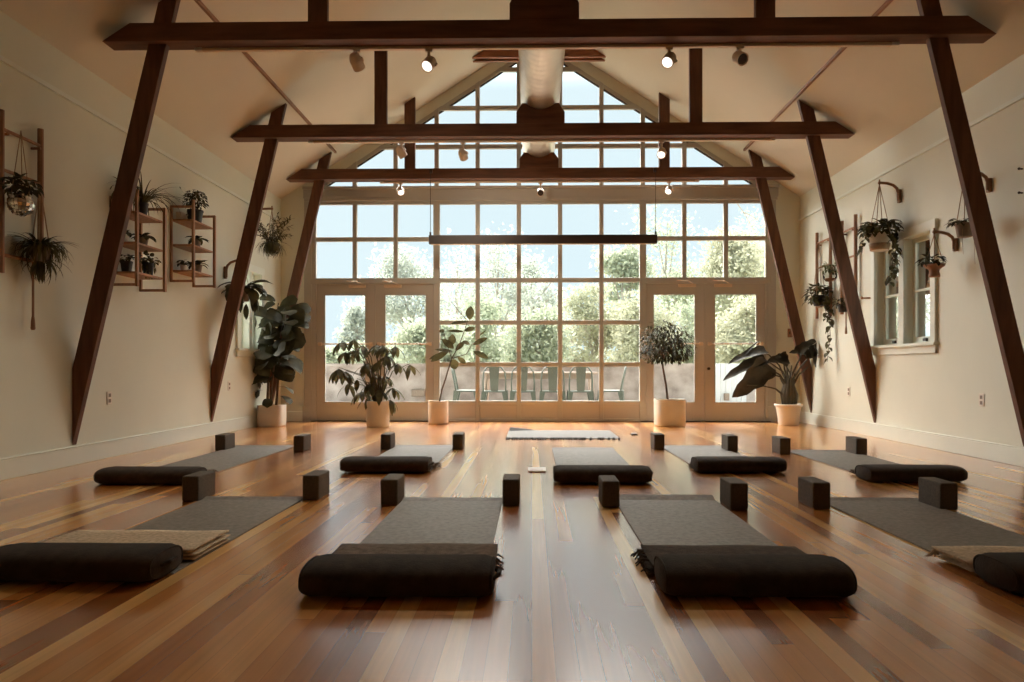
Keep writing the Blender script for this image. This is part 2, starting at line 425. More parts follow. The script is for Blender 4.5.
# side casement windows (double)
def casement(n, xin, sgn, oy0, oy1, oz0, oz1):
    w = sempty('window_%d' % n)
    def bx(b, d0, d1, *r):
        a, c = xin + sgn*d0, xin + sgn*d1; b.box(min(a, c), max(a, c), *r)
    b = MB(); ym = (oy0+oy1)/2; cw = .085
    bx(b, -.03, 0, oy0-cw, oy0, oz0-.02, oz1+cw); bx(b, -.03, 0, oy1, oy1+cw, oz0-.02, oz1+cw)
    bx(b, -.034, 0, oy0-cw-.01, oy1+cw+.01, oz1, oz1+cw+.01)
    bx(b, -.06, 0, oy0-cw-.03, oy1+cw+.03, oz0-.035, oz0); bx(b, -.025, 0, oy0-cw, oy1+cw, oz0-.11, oz0-.035)
    bx(b, -.02, .13, ym-.05, ym+.05, oz0, oz1)
    b.build('window_frame', M['trim'], w, bevel=.004)
    for a, c in ((oy0, ym-.05), (ym+.05, oy1)):
        s = MB(); t = .05
        for r in ((a, a+t, oz0, oz1), (c-t, c, oz0, oz1), (a+t, c-t, oz0, oz0+.07), (a+t, c-t, oz1-t, oz1), (a+t, c-t, (oz0+oz1)/2-.012, (oz0+oz1)/2+.012)):
            bx(s, .08, .12, *r)
        so = s.build('sash', M['trim'], w, bevel=.003)
        g = LF(); x = xin + sgn*.1
        g.add([(x, a+t, oz0+.07), (x, c-t, oz0+.07), (x, c-t, oz1-t), (x, a+t, oz1-t)], [(0,1,2,3)]); g.build('glass', M['glass'], so)
        h = MB(); bx(h, .06, .08, (a+c)/2-.03, (a+c)/2+.03, oz0+.02, oz0+.05); h.build('latch', M['dark'], so)
casement(3, XL, -1, *LWIN); casement(4, XR, 1, *RWIN)

# ------------------------------------------------------------------ timber trusses
TY = [5.56, 8.01, 9.84]; TZ = 3.545; TT = .172
def truss(Y, label, dz, queen, collar=True):
    t = thing('timber_truss', label, 'roof truss', (XC, Y, 0), 'timber roof trusses')
    TZ0 = 3.545; hb = HW - (TZ0 - ZW)/SL; ht = HW - (TZ0 + .15 - ZW)/SL; TZ = TZ0 + dz; hb += dz*.6; ht += dz*.6
    for y0, y1 in ((0, TT),):
        b = MB(); b.prism([(-hb+.012, TZ), (hb-.012, TZ), (ht-.012, TZ+.15), (-ht+.012, TZ+.15)], y0, y1)
        b.build('tie_beam', M['timber_h'], t, bevel=.005)
    for s in (-1, 1):
        # raking post: inner edge from the wall foot to the ceiling, outer edge cut plumb by the wall
        zf = .165; k_ = .237; zi = lambda u: zf + (HW - .022 - u)/k_
        u_in = None
        # inner edge meets ceiling: ZW+SL*(HW-u) = zf+(HW-.003-u)/k
        u_in = (zf + (HW-.003)/k_ - ZW - SL*HW) / (1/k_ - SL)
        hwid = .152
        u_out = (zf + (HW-.003+hwid)/k_ - ZW - SL*HW) / (1/k_ - SL)
        pts = [(HW-.003, zf), (u_in, ZW+SL*(HW-u_in)-.006), (u_out, ZW+SL*(HW-u_out)-.006), (HW-.003, zf + hwid/k_)]
        b = MB(); b.prism([(s*p[0], p[1]) for p in pts], .058, .114)
        b.build('raking_post', M['timber'], t, bevel=.004)
        q0, q1 = (q + (.05 if s < 0 else -.015) for q in queen)
        zt = lambda u: ZW + SL*(HW-u) - .006
        b = MB(); b.prism([(s*q0, TZ+.01), (s*q1, TZ+.01), (s*q1, zt(q1)), (s*q0, zt(q0))], .058, .114)
        b.build('queen_post', M['timber'], t, bevel=.004)
    # duct saddle, hollowed for the round duct
    r = .243; zc = 4.09
    arc = [(r*math.sin(a), zc - r*math.cos(a)) for a in [R(-44 + 88*i/12) for i in range(13)]]
    b = MB(); b.prism([(-.283, TZ+.152), (.283, TZ+.152), (.283, 3.825 + dz), (.215, arc[-1][1]+.004)] + arc[::-1] + [(-.215, arc[0][1]+.004), (-.283, 3.825 + dz)], .0, TT)
    b.build('duct_saddle', M['timber_h'], t, bevel=.004)
    if collar:
        z0 = 5.29; hb2 = HW - (z0 - ZW)/SL - .01; ht2 = HW - (z0 + .15 - ZW)/SL - .01
        for y0, y1 in ((0, .05), (.12, .17)):
            b = MB(); b.prism([(-hb2, z0), (hb2, z0), (ht2, z0+.15), (-ht2, z0+.15)], y0, y1); b.build('collar_tie', M['collar'], t, bevel=.004)
    return t
truss(TY[0], 'nearest dark timber roof truss, widest, crossing the top of the view', -.045, (1.745, 1.905))
truss(TY[1], 'middle dark timber roof truss between the nearest truss and the one by the windows', -.012, (1.77, 1.92))
truss(TY[2], 'farthest dark timber roof truss, just in front of the window wall', 0.0, (1.75, 1.905))

# round duct on the saddles
dt = thing('air_duct', 'long round spiral metal air duct lying on the truss saddles under the ridge', 'duct', (XC, 0, 4.09))
b = MB(); n = 36; ys = []; yv = YF+.02
st = .0275; nn = int((10.25 - yv)/st)
for i in range(nn+1):
    yy = yv + st*i
    for j in range(n):
        a = 2*math.pi*j/n; ph = (yy/.11 + j/n) % 1.0
        rr = .236 + (.0055 if ph < .2 else 0)
        b.v.append((rr*math.cos(a), yy, rr*math.sin(a)))
for i in range(nn):
    for j in range(n):
        b.f.append([i*n+j, i*n+(j+1) % n, (i+1)*n+(j+1) % n, (i+1)*n+j]); b.m.append(0)
b.build('duct_pipe', M['duct'], dt, smooth=True)
b = MB(); b.lathe([(.239, -.012), (.239, .012), (.2, .03)], 36, (0, 10.25, 0), M=Matrix.Rotation(R(-90), 3, 'X')); b.build('end_cap', M['duct'], dt)

# lighting tracks and spot heads
DZ = (-.045, -.012, 0.0)
for i, (Y, nm) in enumerate(zip(TY, ('nearest', 'middle', 'farthest'))):
    t = thing('light_track', 'slim pale lighting track under the %s roof truss' % nm, 'light track', (XC, Y+.145, TZ+DZ[i]-.0125), 'lighting tracks')
    b = MB(); L_ = (2.9, 2.75, 2.3)[i]
    b.box(-L_, L_, -.018, .018, -.012, .012); b.build('track_rail', M['spot'], t, bevel=.003)
    for s in (-1, 1):
        b = MB(); b.box(s*L_-.03, s*L_+.03, -.021, .021, -.014, .0125); b.build('end_connector', M['plate'], t)
def spot(px, py, ti, aim, lit, label, away=False):
    Y = TY[ti] + .145; p = at_y(px, py, Y); zt = TZ + DZ[ti] - .026
    t = thing('track_spotlight', label, 'spotlight', (p.x, Y, zt), 'track spotlights')
    hz = p.z - zt   # head centre below track
    b = MB(); b.tube([(0,0,0), (0,0,hz+.055)], .014, 8); b.box(-.03, .03, -.014, .014, -.016, .0); b.build('stem', M['spot'], t)
    a = Vector(aim).normalized(); q = Vector((0,0,-1)).rotation_difference(a).to_matrix()
    b = MB(); r = .052
    b.lathe([(.012, .085), (.03, .08), (.045, .055), (r, .03), (r, -.05), (r-.006, -.05), (r-.008, -.035)], 24, (0,0,hz), M=q)
    hd = b.build('lamp_head', M['spot'], t, smooth=False)
    b = MB(); b.lathe([(r-.009, -.034), (r-.009, -.040)], 24, (0,0,hz), M=q); b.build('lens', M['lit'] if lit or away else M['spotring'], hd)
    b = MB(); s_ = q @ Vector((1,0,0)); c0 = Vector((0,0,hz+.06))
    b.tube([c0, Vector((0,0,hz)) + s_*.06 + q @ Vector((0,0,.03)), Vector((0,0,hz)) + s_*.058], .008, 6)
    b.build('yoke', M['spot'], t)
    if lit or away:
        l = bpy.data.lights.new('spot_lamp', 'SPOT'); l.energy = (44 if away else SPOT_FLOOR if ti == 0 else 2); l.color = (1,.87,.68); l.spot_size = R(110 if away else 105); l.spot_blend = 1.0; l.shadow_soft_size = .04
        lo = bpy.data.objects.new('spot_lamp', l); COL.objects.link(lo); lo.parent = t
        lo.location = Vector((0,0,hz)) + a*.075; lo.rotation_euler = Vector((0,0,-1)).rotation_difference(a).to_euler()
SPOT_FLOOR = 90
spot(357, 63, 0, (.2, .8, -.5), False, 'leftmost spotlight under the nearest truss, turned away to the windows', True)
spot(429, 64, 0, (-.30, -.62, -.72), True, 'lit spotlight under the nearest truss, just left of the duct')
spot(669, 60, 0, (-.45, -.55, -.72), True, 'lit spotlight under the nearest truss, just right of the duct')
spot(740, 58, 0, (.25, -.75, -.55), False, 'rightmost spotlight under the nearest truss with a dark lens')
spot(401.5, 153, 1, (.45, .5, -.7), False, 'leftmost spotlight under the middle truss', True)
spot(463, 155, 1, (.15, .8, -.5), False, 'second spotlight from the left under the middle truss', True)
spot(661.5, 153, 1, (-.2, -.65, -.7), True, 'spotlight under the middle truss right of the duct, lens showing')
spot(400.5, 191, 2, (.3, -.6, -.7), True, 'small spotlight at the left under the farthest truss')
spot(540.5, 192, 2, (.0, -.8, -.55), False, 'small dark lens spotlight under the farthest truss below the duct')
spot(669, 190, 2, (-.4, -.6, -.7), True, 'small spotlight at the right under the farthest truss')

# linear pendant
Yp = TY[2] - .07
pl = thing('linear_pendant', 'long thin dark bar pendant light hung on two wires before the windows', 'pendant light', (0, Yp, 0))
a0, a1 = at_y(429, 239.5, Yp), at_y(657, 239.5, Yp)
zb = (a0.z + a1.z)/2
b = MB(); b.box(a0.x, a1.x, -.035, .035, zb-.062, zb+.062); b.build('lamp_bar', M['dark'], pl, bevel=.006)
b = MB(); b.box(a0.x+.03, a1.x-.03, -.025, .025, zb-.070, zb-.0625); b.build('diffuser', M['spot'], pl)
for xx, zz in ((a0.x+.02, 3.72), (a1.x-.02, 3.72)):
    b = MB(); b.tube([(xx, 0, zb+.062), (xx, 0, zb+.16), (xx, 0, 3.60), (xx, .055, 3.66)], .0045, 6); b.build('suspension_wire', M['dark'], pl)
    b = MB(); b.box(xx-.012, xx+.012, -.012, .012, zb+.062, zb+.11); b.build('wire_grip', M['dark'], pl)
    b = MB(); b.box(xx-.02, xx+.02, .036, .0685, 3.62, 3.675); b.build('wire_clip', M['dark'], pl)

# ------------------------------------------------------------------ yoga gear
MATZ = .006
def rr_box(b, x0, x1, y0, y1, z0, z1): b.box(x0, x1, y0, y1, z0, z1)
def yoga_mat(label, x0, y0, y1, w=.61, curl_=.010):
    b = MB(); nx, ny = 10, 26
    vs = []; fs = []
    for j in range(ny+1):
        for i in range(nx+1):
            xx = x0 + w*i/nx; yy = y0 + (y1-y0)*j/ny
            curl = curl_ * max(0, (j/ny - .955)/.045)**2
            vs.append((xx, yy, MATZ + curl + .0008*noise.noise(Vector((xx*6, yy*6, 3)))))
    q = len(vs)
    vs += [(v[0], v[1], max(.0005, v[2]-MATZ+.0005)) for v in vs]
    for j in range(ny):
        for i in range(nx):
            a = j*(nx+1)+i; fs.append((a, a+1, a+nx+2, a+nx+1)); fs.append((q+a, q+a+nx+1, q+a+nx+2, q+a+1))
    rim = [i for i in range(nx+1)] + [j*(nx+1)+nx for j in range(1, ny+1)] + [ny*(nx+1)+i for i in range(nx-1, -1, -1)] + [j*(nx+1) for j in range(ny-1, 0, -1)]
    for i in range(len(rim)):
        a, c = rim[i], rim[(i+1) % len(rim)]; fs.append((a, q+a, q+c, c))
    b.add(vs, fs)
    o = b.build('yoga_mat', M['mat']); tag(o, label, 'yoga mat', 'charcoal yoga mats'); return o
def make_block():
    b = MB(); b.box(-.051, .051, 0, .228, 0, .153)
    o = b.build('yoga_block', M['block'], bevel=.009, seg=3); return o
BLK = [None]
def block(px, py, label, rz=0):
    """px,py: nearest bottom edge centre of the front face"""
    if BLK[0] is None: o = BLK[0] = make_block()
    else:
        o = BLK[0].copy(); COL.objects.link(o)
    p = on_floor(px, py); o.location = (p.x, p.y, 0); o.rotation_euler = (0,0,rz); tag(o, label, 'yoga block', 'dark foam yoga blocks'); return o
def bolster(label, xc, y0, L=.68, D=.28, H=.112, seed=0, z0=0.0, rz=0.0):
    t = thing('bolster', label, 'bolster', (xc, y0 + D/2, z0), 'dark bolster cushions', rz)
    b = MB(); n = 32; ts = [0, .012, .03, .06, .1, .2, .35, .5, .65, .8, .9, .94, .97, .988, 1]
    for tt in ts:
        e = min(tt, 1-tt); sc_ = .74 + .26*min(1, e/.06)**.5
        for j in range(n):
            a = 2*math.pi*j/n; ca, sa = math.cos(a), math.sin(a); q = (abs(ca)**2.7 + abs(sa)**2.7)**(-1/2.7)
            x = (tt-.5)*L
            nz = 1 + .03*noise.noise(Vector((x*5, ca*1.4, sa*1.4 + seed*7)))
            zz = H/2 + H/2*q*sa*sc_*nz
            if sa < -.2: zz = max(0.0, zz*.75)
            b.v.append((x, D/2*q*ca*sc_*nz, zz))
    for i in range(len(ts)-1):
        for j in range(n):
            b.f.append([i*n+j, i*n+(j+1) % n, (i+1)*n+(j+1) % n, (i+1)*n+j]); b.m.append(0)
    b.f.append(list(range(n-1,-1,-1))); b.f.append(list(range((len(ts)-1)*n, len(ts)*n))); b.m += [0, 0]
    body = b.build('cover', M['bolster'], t, smooth=True)
    for s in (-1, 1):
        b = MB(); pts = []
        for j in range(33):
            a = 2*math.pi*j/32; ca, sa = math.cos(a), math.sin(a); q = (abs(ca)**2.7 + abs(sa)**2.7)**(-1/2.7)
            pts.append((s*(L/2-.006), D/2*q*ca*.84, max(.006, H/2 + H/2*q*sa*.84)))
        b.tube(pts, .005, 6, cap=False); b.build('piping', M['bolster'], body)
    b = MB(); b.tube([(L/2+.0, -.05, H*.5), (L/2+.018, -.02, H*.56), (L/2+.018, .03, H*.56), (L/2+.0, .06, H*.5)], [.006,.009,.009,.006], 6); b.build('carry_loop', M['bolster'], t)
    return t
def blanket(label, x0, x1, y0, y1, m, z0=MATZ+.001, layers=3, th=.013, seed=0, fringe=None, skew=0.0, group=None):
    cx, cy = (x0+x1)/2, (y0+y1)/2
    t = thing('folded_blanket', label, 'blanket', (cx, cy, z0), group or 'folded blankets')
    b = MB(); rnd = random.Random(seed)
    for l in range(layers):
        nx, ny = 22, 10; vs = []; dx0, dx1 = rnd.uniform(-.012,.012), rnd.uniform(-.012,.012); dy = rnd.uniform(-.012,.008)
        zb = l*th
        for top in (0, 1):
            for j in range(ny+1):
                for i in range(nx+1):
                    u, v = i/nx, j/ny
                    xx = x0 + dx0 + (x1-x0+dx1-dx0)*u - cx; yy = y0 + (y1-y0+dy)*v - cy + skew*u
                    wob = .008*noise.noise(Vector((xx*4, yy*4, seed+.3*l)))
                    wx = .010*noise.noise(Vector((yy*7, seed*3+l, 1.7))) ; wy = .012*noise.noise(Vector((xx*5, seed*2+l, 8.1)))
                    e = min(u*nx, (1-u)*nx, v*ny, (1-v)*ny); rd = 1 if e >= 1 else .25
                    z = zb + (th*.5 + (th*.48 if top else -th*.48)*rd)
                    if l == layers-1 and top: z += .5*wob + .004
                    vs.append((xx + wx*(abs(u-.5)*2)**2, yy + wy*(abs(v-.5)*2)**2, max(0, z + wob*.25*(l/layers))))
        q = (nx+1)*(ny+1); fs = []
        for j in range(ny):
            for i in range(nx):
                a = j*(nx+1)+i; fs.append((a, a+nx+1, a+nx+2, a+1)); fs.append((q+a, q+a+1, q+a+nx+2, q+a+nx+1))
        rim = [i for i in range(nx+1)] + [j*(nx+1)+nx for j in range(1, ny+1)] + [ny*(nx+1)+i for i in range(nx-1,-1,-1)] + [j*(nx+1) for j in range(ny-1,0,-1)]
        for i in range(len(rim)):
            a, c = rim[i], rim[(i+1) % len(rim)]; fs.append((a, c, q+c, q+a))
        b.add(vs, fs)
    b.build('folded_cloth', m, t, smooth=True)
    if fringe:
        side, ya, yb_, nf = fringe
        b = MB(); xs = x0 if side < 0 else x1
        for i in range(nf):
            yy = ya + (yb_-ya)*i/max(1, nf-1) - cy; zz = rnd.uniform(.004, layers*th)
            l = rnd.uniform(.025, .055); dy = rnd.uniform(-.02,.02)
            p0 = Vector((xs - cx - side*.01, yy, zz)); p1 = p0 + Vector((side*l*.5, dy*.5, .003)); p2 = p0 + Vector((side*l, dy, -zz*.8))
            b.tube([p0, p1, p2], [.005,.0045,.003], 5)
        b.build('fringe', m, t)
    return t
def tassel(label, p, m): pass

# front row (left to right M1..M4)
fx = lambda px, py: on_floor(px, py).x
m1r = fx(301.5, 500.7); m2l = fx(402.6, 500.8); m3l = fx(618.3, 506.7); m4l = fx(829, 505.5)
m1l = m1r - .61
yoga_mat('charcoal front row yoga mat farthest left, under a beige folded blanket', m1l, 2.66, on_floor(260, 499).y)
yoga_mat('charcoal yoga mat of the front row just left of the middle aisle', m2l, 2.5, on_floor(450, 500).y)
yoga_mat('charcoal front row yoga mat just right of the aisle, far edge curling up', m3l, 2.5, on_floor(660, 499).y, curl_=.022)
yoga_mat('charcoal yoga mat of the front row cut by the right edge of the photo', m4l, 2.55, on_floor(880, 500).y)
bl = 'dark foam block, %s far corner of front row mat %s'
block(190, 501.5, bl % ('left', 'farthest left'))
block(310.5, 500.5, bl % ('right', 'farthest left'))
block(389, 505.5, bl % ('left', 'just left of the aisle'))
block(511, 505.5, bl % ('right', 'just left of the aisle'))
block(611, 507.5, bl % ('left', 'just right of the aisle'))
block(739.5, 510, bl % ('right', 'just right of the aisle'))
block(822, 509.5, bl % ('left', 'at the right edge'))
block(949.5, 510, bl % ('right', 'at the right edge'))
p = on_floor(176, 585); bolster('dark bolster at the left frame edge in front of the beige blanket', p.x-.345-.085, p.y-.03, seed=1)
blanket('beige folded wool blanket on the leftmost front row mat behind its bolster', m1l-.11, m1r-.005, p.y+.285, 3.16, M['bblanket'], seed=2, layers=3, th=.016)
p2 = on_floor(393.5, 602.5); bolster('dark bolster in the front row just left of the middle aisle', p2.x-.0, p2.y, L=.68, seed=2)
blanket('dark folded blanket behind the front row bolster left of the aisle', m2l-.03, m2l+.635, p2.y+.283, 2.99, M['dblanket'], seed=3, layers=3, th=.012, fringe=(1, p2.y+.36, p2.y+.5, 7))
p3 = on_floor(763.5, 602.5); bolster('dark bolster in the front row just right of the middle aisle', p3.x, p3.y, L=.665, seed=3)
blanket('dark folded blanket behind the front row bolster right of the aisle', m3l-.045, m3l+.62, p3.y+.283, 2.97, M['kblanket'], seed=4, layers=3, th=.012, fringe=(-1, p3.y+.33, 2.95, 14))
p4 = on_floor(1012, 598); bolster('dark bolster in the right bottom corner showing only its end', p4.x+.355, p4.y-.02, seed=4)
blanket('beige folded wool blanket at the right picture edge beside a cut off bolster', on_floor(921,552).x, m4l+.72, p4.y+.262, 2.93, M['bblanket'], seed=5, layers=3, th=.016, fringe=(-1, p4.y+.49, 2.92, 4))
# back row (left to right N1..N5)
n1l = fx(235.5, 446.8); n2r = fx(452.4, 449); n3l = fx(552, 449); n4l = fx(666, 450); n5l = fx(792, 453)
N = [(n1l, on_floor(264, 446.8).y, 149, 486, -.06, 'leftmost'), (n2r-.61, on_floor(420, 446.5).y, 387, 474.5, -.03, 'second from left'),
     (n3l, on_floor(584, 449).y, 603.5, 485.5, 0, 'middle'), (n4l, on_floor(694, 447).y, 739.5, 474.5, .03, 'second from right'), (n5l, on_floor(830, 451.5).y, 916, 483.5, .035, 'rightmost')]
DN = ['beside the left wall', 'before the umbrella plant', 'in line with the woven rug', 'before the ball shaped tree', 'beside the right wall']
for i, (xl, yf, bx_, by_, dx, nm) in enumerate(N):
    p = on_floor(bx_, by_)
    yoga_mat('charcoal yoga mat of the far row %s' % DN[i], xl, p.y+.16, yf)
    bolster('dark bolster of the far row %s' % DN[i], p.x+dx, p.y, L=.68, H=.108, seed=10+i, z0=MATZ+.001 if i in (1,2,3) else 0.0)
bl = 'dark foam block, %s far corner of far row mat %s'
for px, py, i, sd in ((220, 450.5, 0, 'left'), (298.5, 451.5, 0, 'right'), (385.5, 449.8, 1, 'left'), (457.5, 449.8, 1, 'right'),
                      (659.5, 450, 3, 'left'), (733, 451.5, 3, 'right'), (785.5, 454.5, 4, 'left'), (862, 455, 4, 'right')):
    block(px, py, bl % (sd, DN[i]))
# small dark blankets behind far bolsters
q = on_floor(201, 486); blanket('dark folded blanket behind the far row bolster beside the left wall', n1l-.02, n1l+.615, N[0][1]*0+on_floor(149,486).y+.283, 5.22, M['dblanket'], seed=21, layers=2, fringe=(1, 4.95, 5.2, 8))
blanket('dark folded blanket end at the far row bolster before the umbrella plant', n2r-.63, n2r+.02, on_floor(387,474.5).y+.283, 5.62, M['dblanket'], seed=22, layers=2, fringe=(1, 5.42, 5.6, 8))
blanket('dark folded blanket at the far row bolster in line with the rug', n3l-.0, n3l+.64, on_floor(603,485.5).y+.283, 5.06, M['dblanket'], seed=23, layers=1)
blanket('dark folded blanket end at the far row bolster before the ball shaped tree', n4l-.03, n4l+.6, on_floor(739,474.5).y+.30, 5.66, M['dblanket'], seed=24, layers=2, fringe=(-1, 5.42, 5.6, 8))
blanket('dark folded blanket at the far row bolster beside the right wall', n5l-.03, n5l+.6, on_floor(916,483.5).y+.30, 5.28, M['dblanket'], seed=25, layers=2, fringe=(-1, 5.02, 5.26, 10))

# woven rug near the windows, with dark knotted tassels
ra, rb = on_floor(506, 439), on_floor(620, 439.2); ry1 = on_floor(560, 431).y
rg = thing('woven_rug', 'pale woven rug with dark knotted fringe on the floor before the windows', 'rug', ((ra.x+rb.x)/2, ra.y, 0))
b = MB(); w_ = (rb.x-ra.x)/2; d_ = ry1-ra.y
b.box(-w_, w_, 0, d_, .001, .010); b.build('rug_cloth', M['rug'], rg, bevel=.003)
b = MB(); rnd = random.Random(4)
for i in range(44):
    x = -w_ + 2*w_*(i+.5)/44
    if rnd.random() < .15: continue
    b.tube([(x, .01, .009), (x + rnd.uniform(-.006,.006), -.035, .011), (x + rnd.uniform(-.01,.01), -.07, .006)], [.008,.016,.008], 5)
b.build('fringe', M['rugdark'], rg)
b = MB(); vs = [(-w_, d_-.1, .011), (-w_+.3, d_-.004, .011), (-w_, d_-.004, .011), (-w_, d_-.12, .016), (-w_+.34, d_, .016), (-w_+.02, d_+.02, .05)]
b.add(vs, [(0,1,2), (3,4,5), (0,1,4,3), (1,2,5,4), (2,0,3,5)]); b.build('turned_corner', M['rugdark'], rg)
p = on_floor(537, 472.5); nb = thing('notebook', 'small white notebook lying on the floor in the middle aisle', 'notebook', (p.x, p.y, 0))
b = MB(); b.box(-.07, .07, 0, .2, .0035, .012); b.build('cover', M['paper'], nb, bevel=.002)
b = MB(); b.box(-.067, .067, -.002, .196, 0, .0034); b.build('back_cover', M['red'], nb)
p = on_floor(635, 435.3); tb = thing('small_case', 'tiny dark flat case on the floor right of the woven rug', 'case', (p.x, p.y, 0))
b = MB(); b.box(-.035, .035, 0, .12, 0, .012); b.build('case_body', M['dark'], tb, bevel=.003)
b = MB(); b.box(-.034, .034, .002, .118, .0121, .018); b.build('lid', M['dark'], tb, bevel=.003)

# ------------------------------------------------------------------ potted floor plants
def pot_canvas(t, r, h, m='canvas', sq=None, flare=1.0, rim=True):
    b = MB(); b.lathe([(r*.96, 0), (r, .02), (r*1.01*flare**.5, h*.5), (r*flare, h-.01), (r*flare*.995, h), (r*flare*.94, h), (r*flare*.93, h-.06)], 36, sq=sq)
    for i, v in enumerate(b.v):
        k_ = .010*noise.noise(Vector((v[0]*9, v[1]*9, v[2]*9+r*30)))
        s_ = 1 + k_*4*(v[2]/h)
        b.v[i] = (v[0]*s_, v[1]*s_, v[2] + (k_*1.2 if v[2] > h*.8 else 0))
    p_ = b.build('pot', M[m], t, smooth=True)
    b = MB(); b.lathe([(r*flare*.92, h-.05), (r*flare*.5, h-.042), (.01, h-.04)], 24, sq=sq); b.build('soil', M['soil'], t)
    return p_
# fiddle leaf fig
p = on_floor(267.5, 427); fg = thing('fiddle_leaf_fig', 'tall fiddle leaf fig in a cream canvas pot in the left corner', 'plant', (p.x, p.y+.16, 0))
pot_canvas(fg, .17, .30, sq=4)
S = F / (p.y*CY - p.x*SY + .16)   # px per metre there
b = MB(); g = LF(); rnd = random.Random(11)
stems = [[(-.07,0,.25), (-.06,.02,.6), (-.0,0,1.15), (.08,.03,1.72)], [(.05,.02,.25), (.08,.03,.7), (.16,0,1.2), (.2,0,1.6)], [(0,-.05,.25), (.02,-.06,.55), (.06,-.05,.95), (.16,-.04,1.4)]]
for s_ in stems: b.tube(s_, [.018,.016,.012,.007], 8)
b.build('stem', M['bark'], fg, smooth=True)
for i in range(92):
    s_ = stems[i % 3]; tt = rnd.uniform(.30, 1.0) ** .8
    k_ = min(2, int(tt*3)); f_ = tt*3-k_; c = Vector(s_[k_]).lerp(Vector(s_[k_+1]), f_)
    a = rnd.uniform(0, 2*math.pi); el = rnd.uniform(-.1, .8)
    d = Vector((math.cos(a)*1.1, math.sin(a)*.8, el))
    L_ = rnd.uniform(.22,.34); c = c + d.normalized()*.05
    g.leaf(c, d, L_, L_*rnd.uniform(.72,.86), 'fiddle', rnd.uniform(.4,1.3), .12, 7, up=(rnd.uniform(-.5,.5), -.9, rnd.uniform(.2,1)))
for a, z, x in ((2.8, .62, -.12), (3.3, .5, -.12), (.2, .55, .1), (-.3, .42, .12), (2.4, .68, -.1), (-1.2, .38, -.04)):
    g.leaf((x, -.03, z), (math.cos(a), math.sin(a)-.2, .2), .25, .16, 'fiddle', 1.2, .12, 7)
g.keep(p.x, XL).build('foliage', M['fig'], fg, smooth=True)

# drooping umbrella plant
p = on_floor(375.5, 427.5); um = thing('umbrella_plant', 'drooping umbrella plant in a cream canvas pot before the left doors', 'plant', (p.x, p.y+.15, 0))
pot_canvas(um, .155, .355)
Yu = p.y + .15
b = MB(); g = LF(); rnd = random.Random(5)
hubs = [(341,342),(352,340),(365,346),(378,345),(385,346),(397,347),(344,352),(352,350),(369,364),(380,362),(388,356),(346,372),(341,369),(358,380),(384,376),(398,364),(409,365),(390,400),(370,384),(362,366),(376,374),(346,384),(368,396),(380,390),(392,388),(360,392)]
for i, (hx, hy) in enumerate(hubs):
    h = at_y(hx, hy, Yu); h = Vector((h.x - p.x, rnd.uniform(-.14,.14), h.z))
    bx0 = Vector((rnd.uniform(-.05,.05), rnd.uniform(-.05,.05), .30)); mid = Vector((h.x*.45, h.y*.5, .30 + (h.z-.3)*.75 + .05))
    if h.z < .5: mid.z = .62
    b.tube([bx0, mid, h + Vector((0,0,.02)), h], [.010,.007,.005,.004], 6)
    nl = rnd.choice((4,5,6))
    for j in range(nl):
        a = 2*math.pi*j/nl + rnd.uniform(-.3,.3)
        d = Vector((math.cos(a)*.75, math.sin(a)*.75, -.35))
        g.leaf(h, d, rnd.uniform(.19,.29), rnd.uniform(.062,.085), 'oval', rnd.uniform(.55,1.05), .2, 6)
b.build('stem', M['stem'], um, smooth=True); g.build('foliage', M['olive'], um, smooth=True)

# slender rubber plant
p = on_floor(437, 424.5); rp_ = thing('rubber_plant', 'slender leaning rubber plant in a small cream canvas pot by the window grid', 'plant', (p.x, p.y+.14, 0))
pot_canvas(rp_, .145, .335)
Yr = p.y + .14
def rw(cx, cy, dy=0.0):
    q = at_y(420 + cx/5.05, 295 + cy/5.05, Yr); return Vector((q.x - p.x, dy, q.z))
b = MB(); g = LF(); rnd = random.Random(3)
b.tube([rw(95,560), rw(110,480), rw(130,420), rw(160,320)], [.012,.012,.011,.009], 8)
b.tube([rw(160,320), rw(195,260), rw(225,180), rw(240,130)], [.008,.007,.006,.005], 8)
b.tube([rw(165,320,-.02), rw(235,300,-.06), rw(265,250,-.08), rw(300,235,-.08)], [.007,.006,.005,.003], 8)
b.tube([rw(160,320), rw(130,240,.05), rw(115,180,.06)], [.006,.005,.003], 8)
b.tube([rw(240,130), rw(195,80,-.02), rw(155,30,-.03)], [.006,.005,.0025], 6)
b.build('stem', M['bark'], rp_, smooth=True)
lv = [((250,125),(255,58),38),((245,135),(160,140),18),((220,185),(145,178),14),((225,180),(275,165),22),((118,190),(100,172),22),((160,250),(168,205),34),((170,270),(120,225),30),((180,280),(222,232),26),((215,235),(252,245),22),((268,250),(335,218),24),((300,205),(330,180),8),((270,285),(345,315),26),((165,325),(180,375),40),((190,315),(230,345),22),((140,290),(40,318),22),((140,285),(60,330),30),((165,285),(85,270),18),((150,265),(160,215),20)]
for (a, c, w) in lv:
    A = rw(*a, rnd.uniform(-.03,.03)); C_ = rw(*c, rnd.uniform(-.10,.06)); d = C_ - A
    g.leaf(A, d, d.length*1.05, w/5.05/F*9.3*1.25, 'oval', .25, .15, 7, up=(rnd.uniform(-.2,.2), -1.2, rnd.uniform(.1,.9)))
g.build('foliage', M['olive'], rp_, smooth=True)

